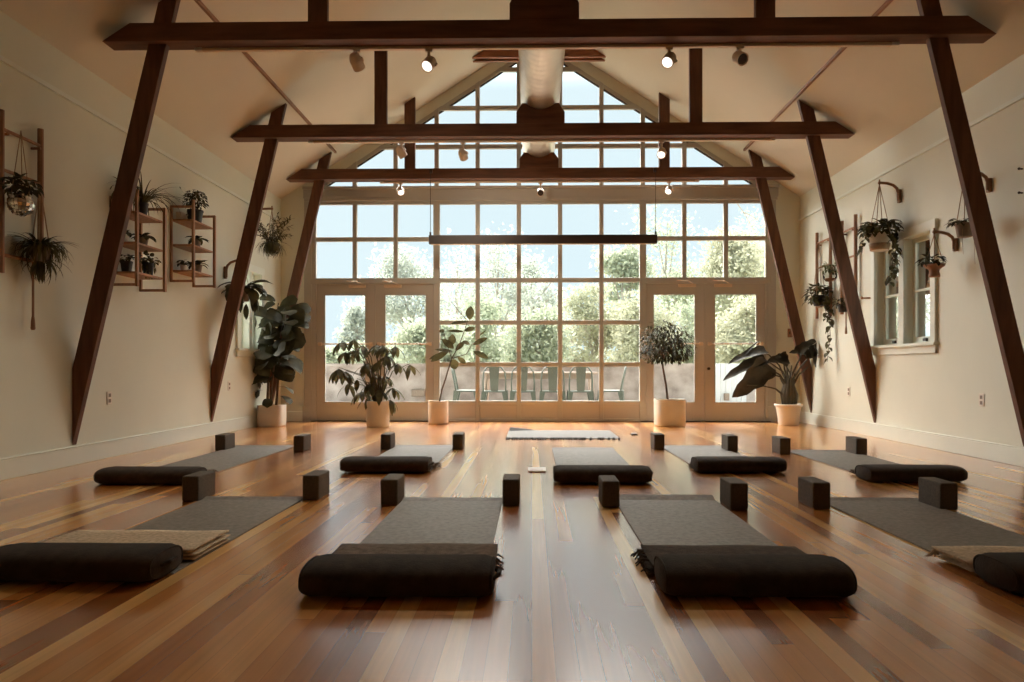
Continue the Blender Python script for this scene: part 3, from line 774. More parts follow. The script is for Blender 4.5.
# ball tree (standard ficus)
p = on_floor(672.5, 427); ft = thing('ficus_tree', 'round headed little ficus tree in a wide cream canvas pot before the right doors', 'plant', (p.x, p.y+.2, 0))
pot_canvas(ft, .208, .375, sq=3.2)
Yt = p.y + .2
def fw(px, py, dy=0.0):
    q = at_y(px, py, Yt); return Vector((q.x - p.x, dy, q.z))
b = MB(); b.tube([fw(668,402), fw(666,385), fw(663,368), fw(662,358)], [.016,.015,.013,.012], 8)
rnd = random.Random(8); c = fw(666, 344); g = LF()
for i in range(16):
    e = c + Vector((rnd.uniform(-.28,.28), rnd.uniform(-.25,.25), rnd.uniform(-.12,.26)))
    b.tube([fw(662,360), fw(663,354).lerp(e,.4), e], [.009,.006,.003], 6)
b.build('trunk', M['bark'], ft, smooth=True)
for i in range(1150):
    while True:
        v = Vector((rnd.uniform(-1,1), rnd.uniform(-1,1), rnd.uniform(-1,1)))
        if .25 < v.length < 1: break
    if v.z < -.72: continue
    v = v * (1 + .22*noise.noise(v*2.3 + Vector((3,1,9))))
    q = c + Vector((v.x*.37, v.y*.34, v.z*.32))
    d = Vector((v.x, v.y, v.z*.3 - .25)) + Vector((rnd.uniform(-.6,.6), rnd.uniform(-.6,.6), rnd.uniform(-.6,.4)))
    g.leaf(q, d, rnd.uniform(.055,.085), rnd.uniform(.026,.036), 'oval', .5, .25, 3)
g.build('foliage', M['green'], ft, smooth=True)

# alocasia
p = on_floor(793, 426); al = thing('elephant_ear_plant', 'large leaved elephant ear plant in a white ceramic pot at the right corner', 'plant', (p.x, p.y+.17, 0))
Ya = p.y + .17
b = MB(); b.lathe([(.13, 0), (.135, .01), (.15, .14), (.17, .265), (.19, .27), (.192, .30), (.175, .302), (.17, .25)], 36); b.build('pot', M['ceramic'], al, smooth=True, bevel=.003)
b = MB(); b.lathe([(.172, .26), (.09, .275), (.01, .28)], 24); b.build('soil', M['soil'], al)
def aw(cx, cy, dy=0.0):
    q = at_y(715 + cx/6.2, 325 + cy/6.2, Ya); return Vector((q.x - p.x, dy, q.z))
b = MB(); b.tube([aw(462,500), aw(460,420), aw(458,340)], [.06,.055,.03], 10)
for i, (dx, dy, tp) in enumerate(((-34,-.03,(425,300)), (-20,-.06,(440,260)), (2,-.075,(470,290)), (22,-.06,(490,300)), (36,-.02,(505,330)), (-38,.02,(405,330)), (12,.05,(480,250)))):
    b.tube([aw(462+dx*.8,500,dy), aw(460+dx,430,dy*1.1), aw(458+dx*.6,370,dy), aw(*tp, dy*.5)], [.030,.034,.024,.008], 7)
pet = [[(450,380),(400,310),(330,270),(290,262)],[(448,360),(400,250),(340,185),(295,165)],[(450,370),(420,290),(340,235),(270,225)],[(440,450),(370,395),(280,375),(185,372)],
       [(455,350),(430,270),(425,215)],[(460,350),(490,260),(520,175)],[(470,360),(520,260),(590,170)],[(480,380),(510,310),(560,260)],[(445,380),(395,320),(330,305)],[(475,350),(470,300),(440,240)]]
for i, c in enumerate(pet):
    dy = (-.06,.05,-.02,-.1,0,-.12,-.12,-.1,-.12,.05)[i]
    b.tube([aw(*q, dy*j/(len(c)-1)) for j, q in enumerate(c)], [.017,.012,.009,.007][:len(c)], 7)
b.build('stem', M['stem'], al, smooth=True)
g = LF()
def big(a, c, w, dy0, dy1, up=(0,-.8,.7), dr=.5):
    A, C_ = aw(*a, dy0), aw(*c, dy1); d = C_ - A
    g.leaf(A - d*.12, d, d.length*1.15, w/6.2/F*9.0*1.15, 'arrow', dr, .34, 12, up=up)
big((300,165),(85,188),100,.05,.0,(0,-.55,.85)); big((285,225),(38,290),110,-.02,-.05,(.1,-.6,.8)); big((295,262),(118,448),165,-.06,-.16,(.5,-1,.4))
big((335,305),(255,350),50,-.12,-.16); big((400,195),(445,245),100,0,-.08,(.2,-1,.5)); big((440,215),(330,205),90,0,-.05,(0,-.9,.6)); big((180,200),(275,68),26,.06,.1,(0,-.4,.9))
big((520,172),(445,158),60,-.12,-.15,(0,-.7,.7)); big((505,160),(622,62),70,-.12,-.10,(-.4,-.8,.5)); big((590,140),(625,260),110,-.12,-.16,(.3,-1,.3)); big((575,165),(545,205),90,-.1,-.14,(-.2,-1,.4)); big((600,130),(640,200),90,-.12,-.10,(.5,-.8,.4))
g.keep(p.x, None, XR).build('foliage', M['alo'], al, smooth=True)

# ------------------------------------------------------------------ hanging greenery helpers
def pothos(g, c, r, n, rnd, L_=.075, zs=.6, W=.75):
    for i in range(n):
        v = Vector((rnd.uniform(-1,1), rnd.uniform(-1,1), rnd.uniform(-.5,1)))
        if v.length > 1.15: v.normalize()
        q = Vector(c) + Vector((v.x*r, v.y*r, v.z*r*zs))
        d = Vector((v.x, v.y, v.z*.3)) + Vector((rnd.uniform(-.4,.4), rnd.uniform(-.4,.4), rnd.uniform(-.4,.4)))
        l = L_*rnd.uniform(.75,1.25); g.leaf(q, d, l, l*W, 'heart', 1.0, .2, 4)
def vine(b, g, pts, n, rnd, L_=.07):
    b.tube(pts, .0035, 5); pts = [Vector(q) for q in pts]
    for i in range(n):
        t = (i+.5)/n*(len(pts)-1); k_ = min(len(pts)-2, int(t)); q = pts[k_].lerp(pts[k_+1], t-k_)
        a = rnd.uniform(0, 6.28); d = Vector((math.cos(a), math.sin(a)-.4, -.3)); l = L_*rnd.uniform(.8,1.2)
        g.leaf(q, d, l, l*.8, 'heart', .9, .2, 4)
def spidery(g, c, n, L_, rnd, W=.016, lo=.1, hi=1.3, droop=(1.2,2.6)):
    for i in range(n):
        a = rnd.uniform(0, 2*math.pi); d = Vector((math.cos(a), math.sin(a), rnd.uniform(lo, hi)))
        l = L_*rnd.uniform(.6,1.1); g.leaf(Vector(c) + Vector((math.cos(a)*.03, math.sin(a)*.03, 0)), d, l, W, 'blade', rnd.uniform(*droop), .3, 7)
def bracket(label, X, Y, zb, sgn, reach=.22, rise=.17):
    """bentwood arm on a side wall; sgn=-1: right wall (arm reaches toward -x)"""
    t = thing('bentwood_bracket', label, 'bracket', (X, Y, zb), 'bentwood plant brackets')
    b = MB(); a, c = sgn*.001, sgn*.034; b.box(min(a,c), max(a,c), -.02, .02, -.02, rise*.62); b.build('wall_mount', M['oakd'], t, bevel=.006)
    pts = [(sgn*.03, 0, .01)] + [(sgn*(.03 + (reach-.03)*math.sin(u)**1.0), 0, .01 + rise*(1-math.cos(u))**.0*1.0 - rise*(1-math.sin(u)) ) for u in [R(25 + 65*i/8) for i in range(9)]]
    pts = [(sgn*.028, 0, 0.0), (sgn*.03, 0, rise*.45), (sgn*.045, 0, rise*.68), (sgn*.085, 0, rise*.86), (sgn*.15, 0, rise*.97), (sgn*reach, 0, rise)]
    b = MB(); b.tube(pts, .015, 8, rot=R(22)); b.build('arm', M['oakd'], t, smooth=True)
    b = MB(); b.tube([(sgn*(reach-.012), 0, rise-.025), (sgn*(reach-.012), 0, rise+.035)], .008, 8); b.build('peg', M['oakd'], t)
    return t
def hung_pot(name, label, cat, c, ztop, r, h, m, prof=None, ncord=4, group=None):
    """c = world point of pot base centre; ztop = height where the cords meet"""
    t = thing(name, label, cat, c, group or 'hanging planters')
    b = MB(); b.lathe(prof or [(r*.72, 0), (r*.78, .006), (r, h*.92), (r, h), (r*.9, h), (r*.88, h-.025)], 24); po = b.build('pot', m, t, smooth=True)
    b = MB(); b.lathe([(r*.87, h-.02), (.005, h-.012)], 18); b.build('soil', M['soil'], t)
    for i in range(ncord):
        a = 2*math.pi*(i+.5)/ncord
        b = MB(); b.tube([(0,0,ztop-c[2]), (math.cos(a)*r*.96, math.sin(a)*r*.96, h*.97)], .004, 5); b.build('cord', M['cord'], t)
    return t

# right wall: big pothos on the bracket by the window
q = at_x(901, 200, XR); bracket('bentwood bracket above the right window holding the banded pothos pot', XR, q.y, q.z-.01, -1, .245, .20)
tip = Vector((XR-.233, q.y, q.z+.19))
t = hung_pot('hanging_pothos', 'pothos with long vines in a pale banded pot hung above the right window', 'plant', Vector((tip.x, tip.y, 2.09)), tip.z-.02, .115, .19, M['canvas'])
b = MB(); b.lathe([(.0815, .004), (.094, .005), (.107, .075), (.100, .076)], 24); b.build('pot_band', M['cord'], t, smooth=True)
rnd = random.Random(21); g = LF(); b = MB()
pothos(g, (0,0,.24), .165, 150, rnd, .085, .55)
vine(b, g, [(.09,-.02,.2), (.16,-.05,.12), (.15,-.05,-.05), (.13,-.05,-.22), (.08,-.04,-.36)], 22, rnd, .085)
vine(b, g, [(.1,.02,.2), (.19,.03,.2), (.2,.03,.05), (.17,.03,-.1)], 14, rnd, .08)
vine(b, g, [(.02,-.1,.2), (.06,-.16,.1), (.07,-.15,-.08), (.05,-.15,-.25)], 14, rnd, .08)
vine(b, g, [(-.1,0,.2), (-.18,0,.1), (-.19,0,-.02)], 8, rnd, .08)
b.build('vine', M['stem'], t); g.build('foliage', M['olive'], t, smooth=True)
# right wall: flared planter
q = at_x(957, 249, XR); bracket('bentwood bracket right of the right window holding the flared clay planter', XR, q.y, q.z, -1, .225, .165)
tip = Vector((XR-.213, q.y, q.z+.16)); c = Vector((tip.x, tip.y, at_x(957,277,XR).z))
t = hung_pot('hanging_planter', 'small flared clay planter hung from a bracket right of the window', 'plant', c, tip.z-.02, .09, .12, M['terra'], [(.045,0),(.05,.01),(.045,.03),(.04,.05),(.05,.075),(.085,.1),(.095,.12),(.085,.12),(.07,.1)], 3)
rnd = random.Random(22); g = LF(); pothos(g, (-.04,-.02,.15), .08, 60, rnd, .06, .6); g.build('foliage', M['green'], t, smooth=True)
# right wall: planter half hidden by the nearest post
q = at_x(991, 190, XR); bracket('bentwood bracket beside the nearest right post', XR, q.y, q.z, -1, .24, .165)
tip = Vector((XR-.228, q.y, q.z+.16)); c = Vector((tip.x, tip.y, at_x(991,237,XR).z))
t = hung_pot('hanging_planter', 'small planter half hidden behind the nearest right post', 'plant', c, tip.z-.02, .075, .12, M['greypot'], ncord=3)
rnd = random.Random(23); g = LF(); b = MB(); pothos(g, (-.02,0,.13), .09, 34, rnd, .065, .5)
for pts in ([(-.04,-.04,.1), (-.06,-.06,.0), (-.05,-.06,-.16)], [(.02,-.05,.1), (.03,-.08,-.05), (.045,-.07,-.25)]): b.tube(pts, .002, 4)
b.build('vine', M['cord'], t); g.build('foliage', M['green'], t, smooth=True)
for py, lab in ((169, 'dark wooden wall peg at the right picture edge, the upper one'), (193, 'dark wooden wall peg at the right picture edge, the lower one')):
    q = at_x(1022.5, py, XR); t = thing('wall_peg', lab, 'peg', (XR, q.y, q.z), 'wall pegs by the right edge')
    b = MB(); b.tube([(-.001,0,0), (-.022,0,.003)], .007, 10); b.build('peg_shaft', M['dark'], t); b = MB(); b.sphere((-.028,0,.003), .011, 12, 8); b.build('peg_knob', M['dark'], t, smooth=True)

# ladders hung on the walls
def ladder(label, X, sgn, y0, y1, z0, z1, rungs):
    t = thing('wall_ladder', label, 'ladder', (X, (y0+y1)/2, z0), 'wooden plant ladders')
    off = sgn*.045; h = (y1-y0)/2
    for s in (-1, 1):
        b = MB(); b.tube([(off, s*h, 0), (off, s*h, z1-z0)], .0215, 8, rot=R(22)); b.build('rail', M['oakd'], t)
    for z in rungs:
        b = MB(); b.tube([(off, -h, z-z0), (off, h, z-z0)], .013, 8); b.build('rung', M['oak'], t)
    for s in (-1, 1):
        b = MB(); b.tube([(sgn*.0, s*(h-.035), rungs[0]-z0-.03), (off*1.6, s*(h-.035), rungs[0]-z0-.03)], .011, 8); b.build('wall_hook', M['oakd'], t)
    return t
def strip(label, X, Y, z0, z1):
    t = thing('cord_tassel', label, 'tassel', (X, Y, z0), 'hanging cord tassels')
    b = MB(); b.tube([(0,0,.09), (0,0,z1-z0)], .0085, 7); b.build('cord', M['oakd'], t); b = MB(); b.lathe([(.010,0),(.016,.01),(.013,.07),(.009,.1)], 10); b.build('tassel_end', M['oakd'], t)
# left ladder
ql = at_x(40.5, 144, XL+.045); qa = at_x(1.0, 130, XL+.045)
ladder('brown wooden ladder hung on the left wall at the picture edge', XL, 1, qa.y, ql.y, 1.49, 2.65, [2.52, 2.23, 1.62])
yl0, yl1 = qa.y, ql.y
c = at_x(21, 216, XL+.15); rnd = random.Random(31)
t = thing('mirror_ball_planter', 'mirror ball planter hung from the left wall ladder', 'plant', c, 'hanging planters')
b = MB(); rr = .086
for i in range(10):
    for j in range(22):
        a0, a1 = math.pi*(i+.06)/10, math.pi*(i+.94)/10; b0, b1 = 2*math.pi*(j+.05)/22, 2*math.pi*(j+.95)/22
        if i < 1: continue
        tilt = rnd.uniform(-.006,.006)
        vs = [Vector((math.sin(u)*math.cos(v), math.sin(u)*math.sin(v), math.cos(u)))*(rr + (tilt if w else -tilt)) + Vector((0,0,rr)) for u, v, w in ((a0,b0,0),(a1,b0,1),(a1,b1,1),(a0,b1,0))]
        b.add(vs, [(0,1,2,3)])
b.closed = False
b.build('mirror_ball', M['mirror'], t)
b = MB(); b.sphere((0,0,rr), rr*.95, 20, 12); b.build('ball_core', M['greypot'], t, smooth=True)
for a in (0, 2.1, 4.2):
    b = MB(); b.tube([(math.cos(a)*.06, math.sin(a)*.06, rr*1.8), (0,0,2.52-c.z)], .003, 5); b.build('cord', M['cord'], t)
g = LF(); pothos(g, (0,-.01,.215), .10, 80, rnd, .055, .5); g.build('foliage', M['green'], t, smooth=True)
c = at_x(40, 262, XL+.14)
t = hung_pot('hanging_spider_plant', 'bushy spider plant hung below the left wall ladder', 'plant', c, 2.19, .07, .11, M['greypot'], ncord=3)
rnd = random.Random(32); g = LF(); spidery(g, (0,0,.12), 170, .25, rnd, .019, -.3, 1.6, (1.0,3.0)); spidery(g, (0,.02,.02), 60, .2, rnd, .017, -1.2, .3, (.8,2)); g.build('foliage', M['olive'], t, smooth=True)
q = at_x(33, 330, XL+.07); strip('long cord tassel hanging below the left wall ladder', XL+.07, q.y, q.z, 1.62)
# right ladders
r1a, r1b = at_x(830.5, 240, XR-.045), at_x(817, 240, XR-.045)
ladder('wooden plant ladder on the right wall nearest the window wall', XR, -1, r1a.y, r1b.y, 1.5, 2.70, [2.55, 2.2, 1.66])
r2a, r2b = at_x(855.6, 240, XR-.045), at_x(842, 240, XR-.045)
ladder('wooden plant ladder on the right wall beside the right window', XR, -1, r2a.y, r2b.y, 1.5, 2.70, [2.55, 2.2, 1.66])
c = at_x(819, 306, XR-.16)
t = hung_pot('hanging_pothos', 'trailing pothos hung on the ladder nearest the window wall', 'plant', c, 2.5, .085, .14, M['blackpot'], ncord=4)
rnd = random.Random(33); g = LF(); b = MB(); pothos(g, (0,0,.13), .15, 170, rnd, .075, 1.0)
vine(b, g, [(.05,-.08,.1), (.1,-.12,-.08), (.09,-.12,-.25), (.1,-.12,-.4), (.07,-.12,-.62), (.06,-.12,-.75)], 26, rnd, .085); vine(b, g, [(.1,0,.1), (.15,0,-.05), (.14,0,-.22)], 12, rnd, .08); vine(b, g, [(0,-.1,.1), (.03,-.15,-.05), (.02,-.15,-.2)], 8, rnd, .07)
b.build('vine', M['stem'], t); g.build('foliage', M['olive'], t, smooth=True)
c = at_x(830, 282, XR-.13)
t = thing('glass_globe_planter', 'glass globe planter with pale leaves hung on the right wall ladder', 'plant', c, 'hanging planters')
b = LF(); b.closed = True; b.lathe([(.01,0),(.05,.008),(.085,.05),(.09,.09),(.075,.135),(.05,.155)], 22); b.f.pop(); b.m.pop(); b.build('globe', glass_mat('globe_glass', (.8,.8,.75)), t, smooth=True)
b = MB(); b.lathe([(.01,.004),(.045,.012),(.07,.045),(.01,.055)], 18); b.build('soil', M['terra'], t)
rnd = random.Random(34); g = LF(); pothos(g, (0,0,.17), .1, 60, rnd, .055, .8, .6); g.build('foliage', M['pale'], t, smooth=True)
for s in (-1, 1):
    b = MB(); b.tube([(0, s*.05, .15), (0,0,2.55-c.z)], .003, 5); b.build('cord', M['cord'], t)
c = at_x(843, 312, XR-.1)
t = hung_pot('hanging_planter', 'small dark planter low on the ladder beside the right window', 'plant', c, 2.19, .06, .09, M['blackpot'], ncord=3)
rnd = random.Random(35); g = LF(); pothos(g, (0,0,.11), .09, 34, rnd, .06, .7); g.build('foliage', M['green'], t, smooth=True)
q = at_x(846, 334, XR-.07); strip('long cord tassel hanging below the right wall ladder', XR-.07, q.y, q.z, 1.66)
q = at_x(866, 298, XR-.05); t = thing('wall_peg', 'short wooden wall peg beside the far edge of the right window', 'peg', (XR, q.y, q.z))
b = MB(); b.tube([(-.0,0,0), (-.09,0,0)], .012, 8); b.build('peg_shaft', M['oak'], t); b = MB(); b.sphere((-.095,0,0), .018, 12, 8); b.build('peg_knob', M['oak'], t, smooth=True)

# left wall brackets and plants
q = at_x(224, 277, XL); bracket('bentwood bracket on the left wall holding the long leaved plant', XL, q.y, q.z, 1, .25, .21)
tip = Vector((XL+.238, q.y, q.z+.2)); c = Vector((tip.x, tip.y, 1.64))
t = hung_pot('hanging_philodendron', 'long leaved drooping plant hung on the left wall beside the small window', 'plant', c, tip.z-.02, .09, .14, M['greypot'])
rnd = random.Random(41); g = LF(); b = MB()
for i in range(30):
    a = rnd.uniform(0, 6.28); d = Vector((math.cos(a), math.sin(a), rnd.uniform(-.2,.9))); l = rnd.uniform(.2,.32)
    g.leaf((math.cos(a)*.07, math.sin(a)*.07, .14 + rnd.uniform(-.02,.08)), d, l, l*.42, 'oval', rnd.uniform(.8,2.2), .2, 6)
for i in range(10):
    a = rnd.uniform(0, 6.28); g.leaf((math.cos(a)*.11+.05, math.sin(a)*.1, rnd.uniform(-.1,.1)), (math.cos(a)*.3,math.sin(a)*.3,-1), .2, .07, 'oval', .3, .2, 5)
b.tube([(.08,0,.12),(.14,-.02,-.05),(.16,-.02,-.22)], .003, 5); g.leaf((.16,-.02,-.2), (.2,0,-1), .14, .05, 'oval', .4, .2, 5)
b.build('vine', M['stem'], t); g.build('foliage', M['green'], t, smooth=True)
c = at_depth(272, 252, 9.2); bracket('bentwood bracket behind the middle left post', XL, c.y, c.z+.42, 1, c.x-XL+.012, .165)
t = hung_pot('hanging_fern', 'wispy fern hung in the left corner beside the middle post', 'plant', c, c.z+.57, .075, .12, M['blackpot'], ncord=3)
rnd = random.Random(42); g = LF(); b = MB()
for i in range(26):
    a = rnd.uniform(0, 6.28); el = rnd.uniform(.2,2.2); tip_ = Vector((math.cos(a)*.26, math.sin(a)*.22, .14 + .16*el)); 
    if i < 6: tip_ = Vector((rnd.uniform(.1,.27), rnd.uniform(-.1,.1), rnd.uniform(.3,.5)))
    s0 = Vector((math.cos(a)*.05, math.sin(a)*.05, .13)); mid = s0.lerp(tip_, .5) + Vector((0,0,.05))
    b.tube([s0, mid, tip_], [.004,.003,.002], 5)
    for k_ in range(9):
        tt = (k_+1)/9; pnt = s0.lerp(mid, tt*2) if tt < .5 else mid.lerp(tip_, tt*2-1)
        for s_ in (-1, 1): g.leaf(pnt, Vector((rnd.uniform(-1,1), rnd.uniform(-1,1), rnd.uniform(-.3,.7))), .065, .018, 'lance', .6, .2, 3)
spidery(g, (0,0,.12), 190, .27, rnd, .014, -.6, .7, (1.5,3.4))
b.build('stem', M['stem'], t); g.build('foliage', M['olive'], t, smooth=True)

# two wall shelves
def wall_shelf(label, y0, y1, z0, z1, shelves):
    t = thing('wall_shelf', label, 'shelf', (XL, (y0+y1)/2, z0), 'wooden wall shelves')
    h = (y1-y0)/2; D = .26; s = .024
    for sg in (-1, 1):
        b = MB(); yc = sg*(h-s/2)
        b.box(.002, s, yc-s/2, yc+s/2, 0, z1-z0); b.box(D-s, D, yc-s/2-.004, yc+s/2+.004, -.004, z1-z0+.06*(sg < 0))
        b.box(s, D-s, yc-s/2, yc+s/2, z1-z0-s, z1-z0); b.box(s, D-s, yc-s/2, yc+s/2, 0, s)
        b.build('side_frame', M['oak'], t, bevel=.002)
    for z in shelves:
        b = MB(); b.box(.004, D-s-.001, -h+s+.001, h-s-.001, z-z0-.02, z-z0); b.build('shelf_board', M['oak'], t, bevel=.002)
        b = MB()
        for sg in (-1, 1): b.tube([(D-s/2, sg*(h+.002), z-z0-.012), (D-s/2, sg*(h+.012), z-z0-.012)], .007, 8)
        b.build('dowel', M['oak'], t)
    return t
A0, A1 = at_x(137.5, 240, XL+.26).y, at_x(166.6, 240, XL+.26).y
B0, B1 = at_x(194, 240, XL+.26).y, at_x(216, 240, XL+.26).y
wall_shelf('open wooden wall shelf on the left wall partly behind the nearest post', A0, A1, 1.555, 2.37, [2.24, 1.96, 1.69])
wall_shelf('open wooden wall shelf on the left wall with the round bushy plant on top', B0, B1, 1.72, 2.53, [2.39, 2.125, 1.85])
def shelf_plant(label, X, Y, Z, r, h, m, kind, seed, cat='plant', group='small potted plants on the wall shelves'):
    t = thing('potted_plant', label, cat, (X, Y, Z+.001), group); rnd = random.Random(seed)
    b = MB(); b.lathe([(r*.75, 0), (r*.8, .005), (r, h*.85), (r*1.06, h*.86), (r*1.06, h), (r*.92, h), (r*.9, h-.02)], 22); b.build('pot', M[m], t)
    b = MB(); b.lathe([(r*.9, h-.018), (.004, h-.01)], 16); b.build('soil', M['soil'], t)
    g = LF()
    if kind == 'spider': spidery(g, (0,0,h), 90, .44, rnd, .015, .8, 4.0, (.8,2.9))
    elif kind == 'round':
        pothos(g, (0,0,h+.10), .105, 330, rnd, .036, 1.05, .6); spidery(g, (0,0,h), 10, .27, rnd, .012, 2.0, 5.0, (.2,.8))
    elif kind == 'leafy':
        for i in range(16):
            a = rnd.uniform(0,6.28); l = rnd.uniform(.10,.15); g.leaf((0,0,h), (math.cos(a), math.sin(a), rnd.uniform(.4,1.3)), l, l*.42, 'oval', rnd.uniform(.8,2), .2, 5)
    elif kind == 'trail':
        pothos(g, (0,0,h+.03), .075, 40, rnd, .05, .6); 
        for i in range(26): g.leaf((rnd.uniform(-.06,.07), rnd.uniform(-.06,.06), h+rnd.uniform(-.1,.06)), (rnd.uniform(-.5,.5), rnd.uniform(-.5,.5), -.6), .07, .02, 'lance', .4, .2, 4)
    else: pothos(g, (0,0,h+.03), r*1.2, 28, rnd, .045, .7)
    g.keep(X, XL).build('foliage', M['olive' if kind in ('spider','trail') else 'green'], t, smooth=True); return t
ya, yb_ = A0+.0, A1; xm = XL+.13; e = .004
shelf_plant('arching spider plant in a black pot on top of the shelf behind the nearest post', xm+.06, ya+.20, 2.24, .05, .11, 'blackpot', 'spider', 51)
shelf_plant('leafy plant on the middle board of the shelf behind the nearest post', xm+.05, ya+.22, 1.96, .05, .07, 'greypot', 'leafy', 52)
shelf_plant('tiny pale potted plant, middle board of the shelf behind the nearest post', xm-.03, ya+.07, 1.96, .035, .06, 'ceramic', 'tuft', 53)
shelf_plant('black pot with small plant on the lowest board of the shelf behind the nearest post', xm-.03, ya+.10, 1.69, .05, .10, 'blackpot', 'tuft', 54)
shelf_plant('fine trailing plant on the lowest board of the shelf behind the nearest post', xm+.04, ya+.33, 1.69, .05, .12, 'blackpot', 'trail', 55)
ya = B0
shelf_plant('round bushy plant in a black pot on the top board of the far wall shelf', xm+.045, ya+.20, 2.39, .078, .13, 'blackpot', 'round', 56)
shelf_plant('small dark pot beside the round bushy plant on the far wall shelf', xm-.078, ya+.375, 2.39, .045, .10, 'blackpot', 'tuft', 57)
shelf_plant('leafy plant in a grey pot on the middle board of the far wall shelf', xm+.05, ya+.22, 2.125, .045, .08, 'greypot', 'leafy', 58)
shelf_plant('low spreading plant in a grey pot on the lowest board of the far wall shelf', xm+.05, ya+.24, 1.85, .045, .08, 'greypot', 'leafy', 59)
shelf_plant('tiny plant at the wall end of the lowest board of the far wall shelf', xm-.03, ya+.09, 1.85, .035, .06, 'ceramic', 'tuft', 60)
cd = thing('small_box', 'small pale box on the top board of the far wall shelf', 'box', (xm-.06, ya+.10, 2.391))
b = MB(); b.box(-.03, .03, -.05, .05, 0, .07); b.build('box_body', M['canvas'], cd, bevel=.003); b = MB(); b.box(-.032, .032, -.052, .052, .0701, .085); b.build('lid', M['canvas'], cd, bevel=.003)

# sockets and the switch plate
def outlet(label, X, Y, Z, sgn):
    t = thing('wall_outlet', label, 'outlet', (X, Y, Z), 'wall outlets')
    b = MB(); b.box(min(0, sgn*.007), max(0, sgn*.007), -.036, .036, -.058, .058); b.build('cover_plate', M['plate'], t, bevel=.003)
    for dz in (-.025, .025):
        b = MB(); b.box(min(sgn*.0072, sgn*.009), max(sgn*.0072, sgn*.009), -.017, .017, dz-.016, dz+.016); b.build('socket', M['greypot'], t, bevel=.002)
for px, py, lab, X, s in ((109, 398, 'white wall outlet low on the left wall between the nearest and middle posts', XL, 1), (229, 386, 'white wall outlet low on the left wall beside the fig', XL, 1),
                          (982, 400, 'white wall outlet low on the right wall near the nearest post', XR, -1), (849, 391.5, 'white wall outlet low on the right wall between the far posts', XR, -1)):
    q = at_x(px, py, X); outlet(lab, X, q.y, q.z, s)
q = at_y(790.5, 333, YB); t = thing('switch_plate', 'small brown switch plate on the back wall right of the doors', 'switch', (q.x, YB, q.z))
b = MB(); b.box(-.045, .045, -.012, 0, -.065, .065); b.build('cover_plate', M['oakd'], t, bevel=.003)
for dx in (-.018, .018):
    b = MB(); b.box(dx-.007, dx+.007, -.02, -.0121, -.02, .02); b.build('toggle', M['dark'], t)

# ------------------------------------------------------------------ outside
b = MB(); b.box(-14, 16, YB+.16, 13.9, -.12, -.02); struct(b.build('terrace', M['deck']))
b = MB(); b.box(-60, 60, 13.9, 90, -.4, -.06); b.box(-60, XL-.4, -8, 13.9, -.4, -.12); b.box(XR+.4, 60, -8, 13.9, -.4, -.12); struct(b.build('ground', mat('pale_ground', (.42,.40,.30), .95, .2, 2)))
Yw = 13.6
b = MB(); b.box(-9, at_y(713, 380, Yw).x, Yw, Yw+.2, -.06, .84); b.box(-9, at_y(713, 380, Yw).x, Yw-.03, Yw+.23, .84, .90)
struct(b.build('wall_terrace', M['concrete']))
x0 = at_y(714, 380, Yw).x; x1 = at_y(745, 380, Yw).x
wf = thing('fence_panel', 'white painted fence panel outside the rightmost door', 'fence', ((x0+x1)/2, Yw-.1, -.02))
w_ = (x1-x0)/2
b = MB()
for i in range(6): b.box(-w_+2*w_*i/6+.004, -w_+2*w_*(i+1)/6-.004, 0, .03, .0, .92)
b.build('fence_board', M['whitewash'], wf, bevel=.003); b = MB(); b.box(-w_, w_, .031, .07, .15, .24); b.box(-w_, w_, .031, .07, .7, .79); b.build('fence_rail', M['whitewash'], wf)
b = MB(); b.box(x1+.02, 9, Yw, Yw+.2, -.06, .88); struct(b.build('wall_yard', M['concrete']))
for px, py, lab in ((727, 397, 'small grey utility box before the white fence panel'), (418, 393, 'small grey utility box on the terrace wall behind the left doors')):
    q = at_y(px, py, Yw - (.16 if px > 600 else .06)); t = thing('mounted_utility_box', lab, 'utility box', q)
    b = MB(); w_ = .05 if px > 600 else .13; b.box(-w_, w_, 0, .055, -.07, .07); b.build('box_body', M['greypot'], t, bevel=.004); b = MB(); b.box(-w_*.9, w_*.9, -.008, -.0005, -.06, .06); b.build('lid', M['greypot'], t, bevel=.002)

# sage metal chairs around a terrace table
def make_chair():
    t = thing('metal_chair', '', 'chair', (0,0,-.02), 'sage green metal chairs on the terrace')
    b = MB(); vs = []
    b.lathe([(.0, .452), (.16, .447), (.19, .452), (.2, .448), (.203, .425), (.198, .425), (.19, .44), (.0, .444)], 28, sq=5); b.build('seat', M['sage'], t, smooth=True)
    for sx in (-1, 1):
        for sy in (-1, 1):
            b = MB(); p0, p1 = Vector((sx*.165, sy*.165, .44)), Vector((sx*.225, sy*.235, 0)); n_ = (p1-p0)
            b.tube([p0, p0.lerp(p1,.5), p1], [.062,.036,.02], 4, rot=R(45)); b.build('leg', M['sage'], t)
    b = MB(); hoop = [(-.185,-.17,.43), (-.19,-.2,.6), (-.175,-.235,.76), (-.12,-.25,.84), (0,-.255,.86), (.12,-.25,.84), (.175,-.235,.76), (.19,-.2,.6), (.185,-.17,.43)]
    b.tube(hoop, .013, 8); b.build('back_hoop', M['sage'], t, smooth=True)
    b = MB(); b.prism([(-.06,.43), (.06,.43), (.085,.85), (-.085,.85)], -.006, .006)
    b.v = [(v[0], v[1] - .175 - .08*(v[2]-.43)/.42, v[2]) for v in b.v]; b.build('back_slat', M['sage'], t)
    b = MB(); b.tube([(-.19,-.19,.2), (.19,.19,.2)], .008, 6); b.tube([(.19,-.19,.2), (-.19,.19,.2)], .008, 6); b.build('cross_brace', M['sage'], t)
    return t
proto = None
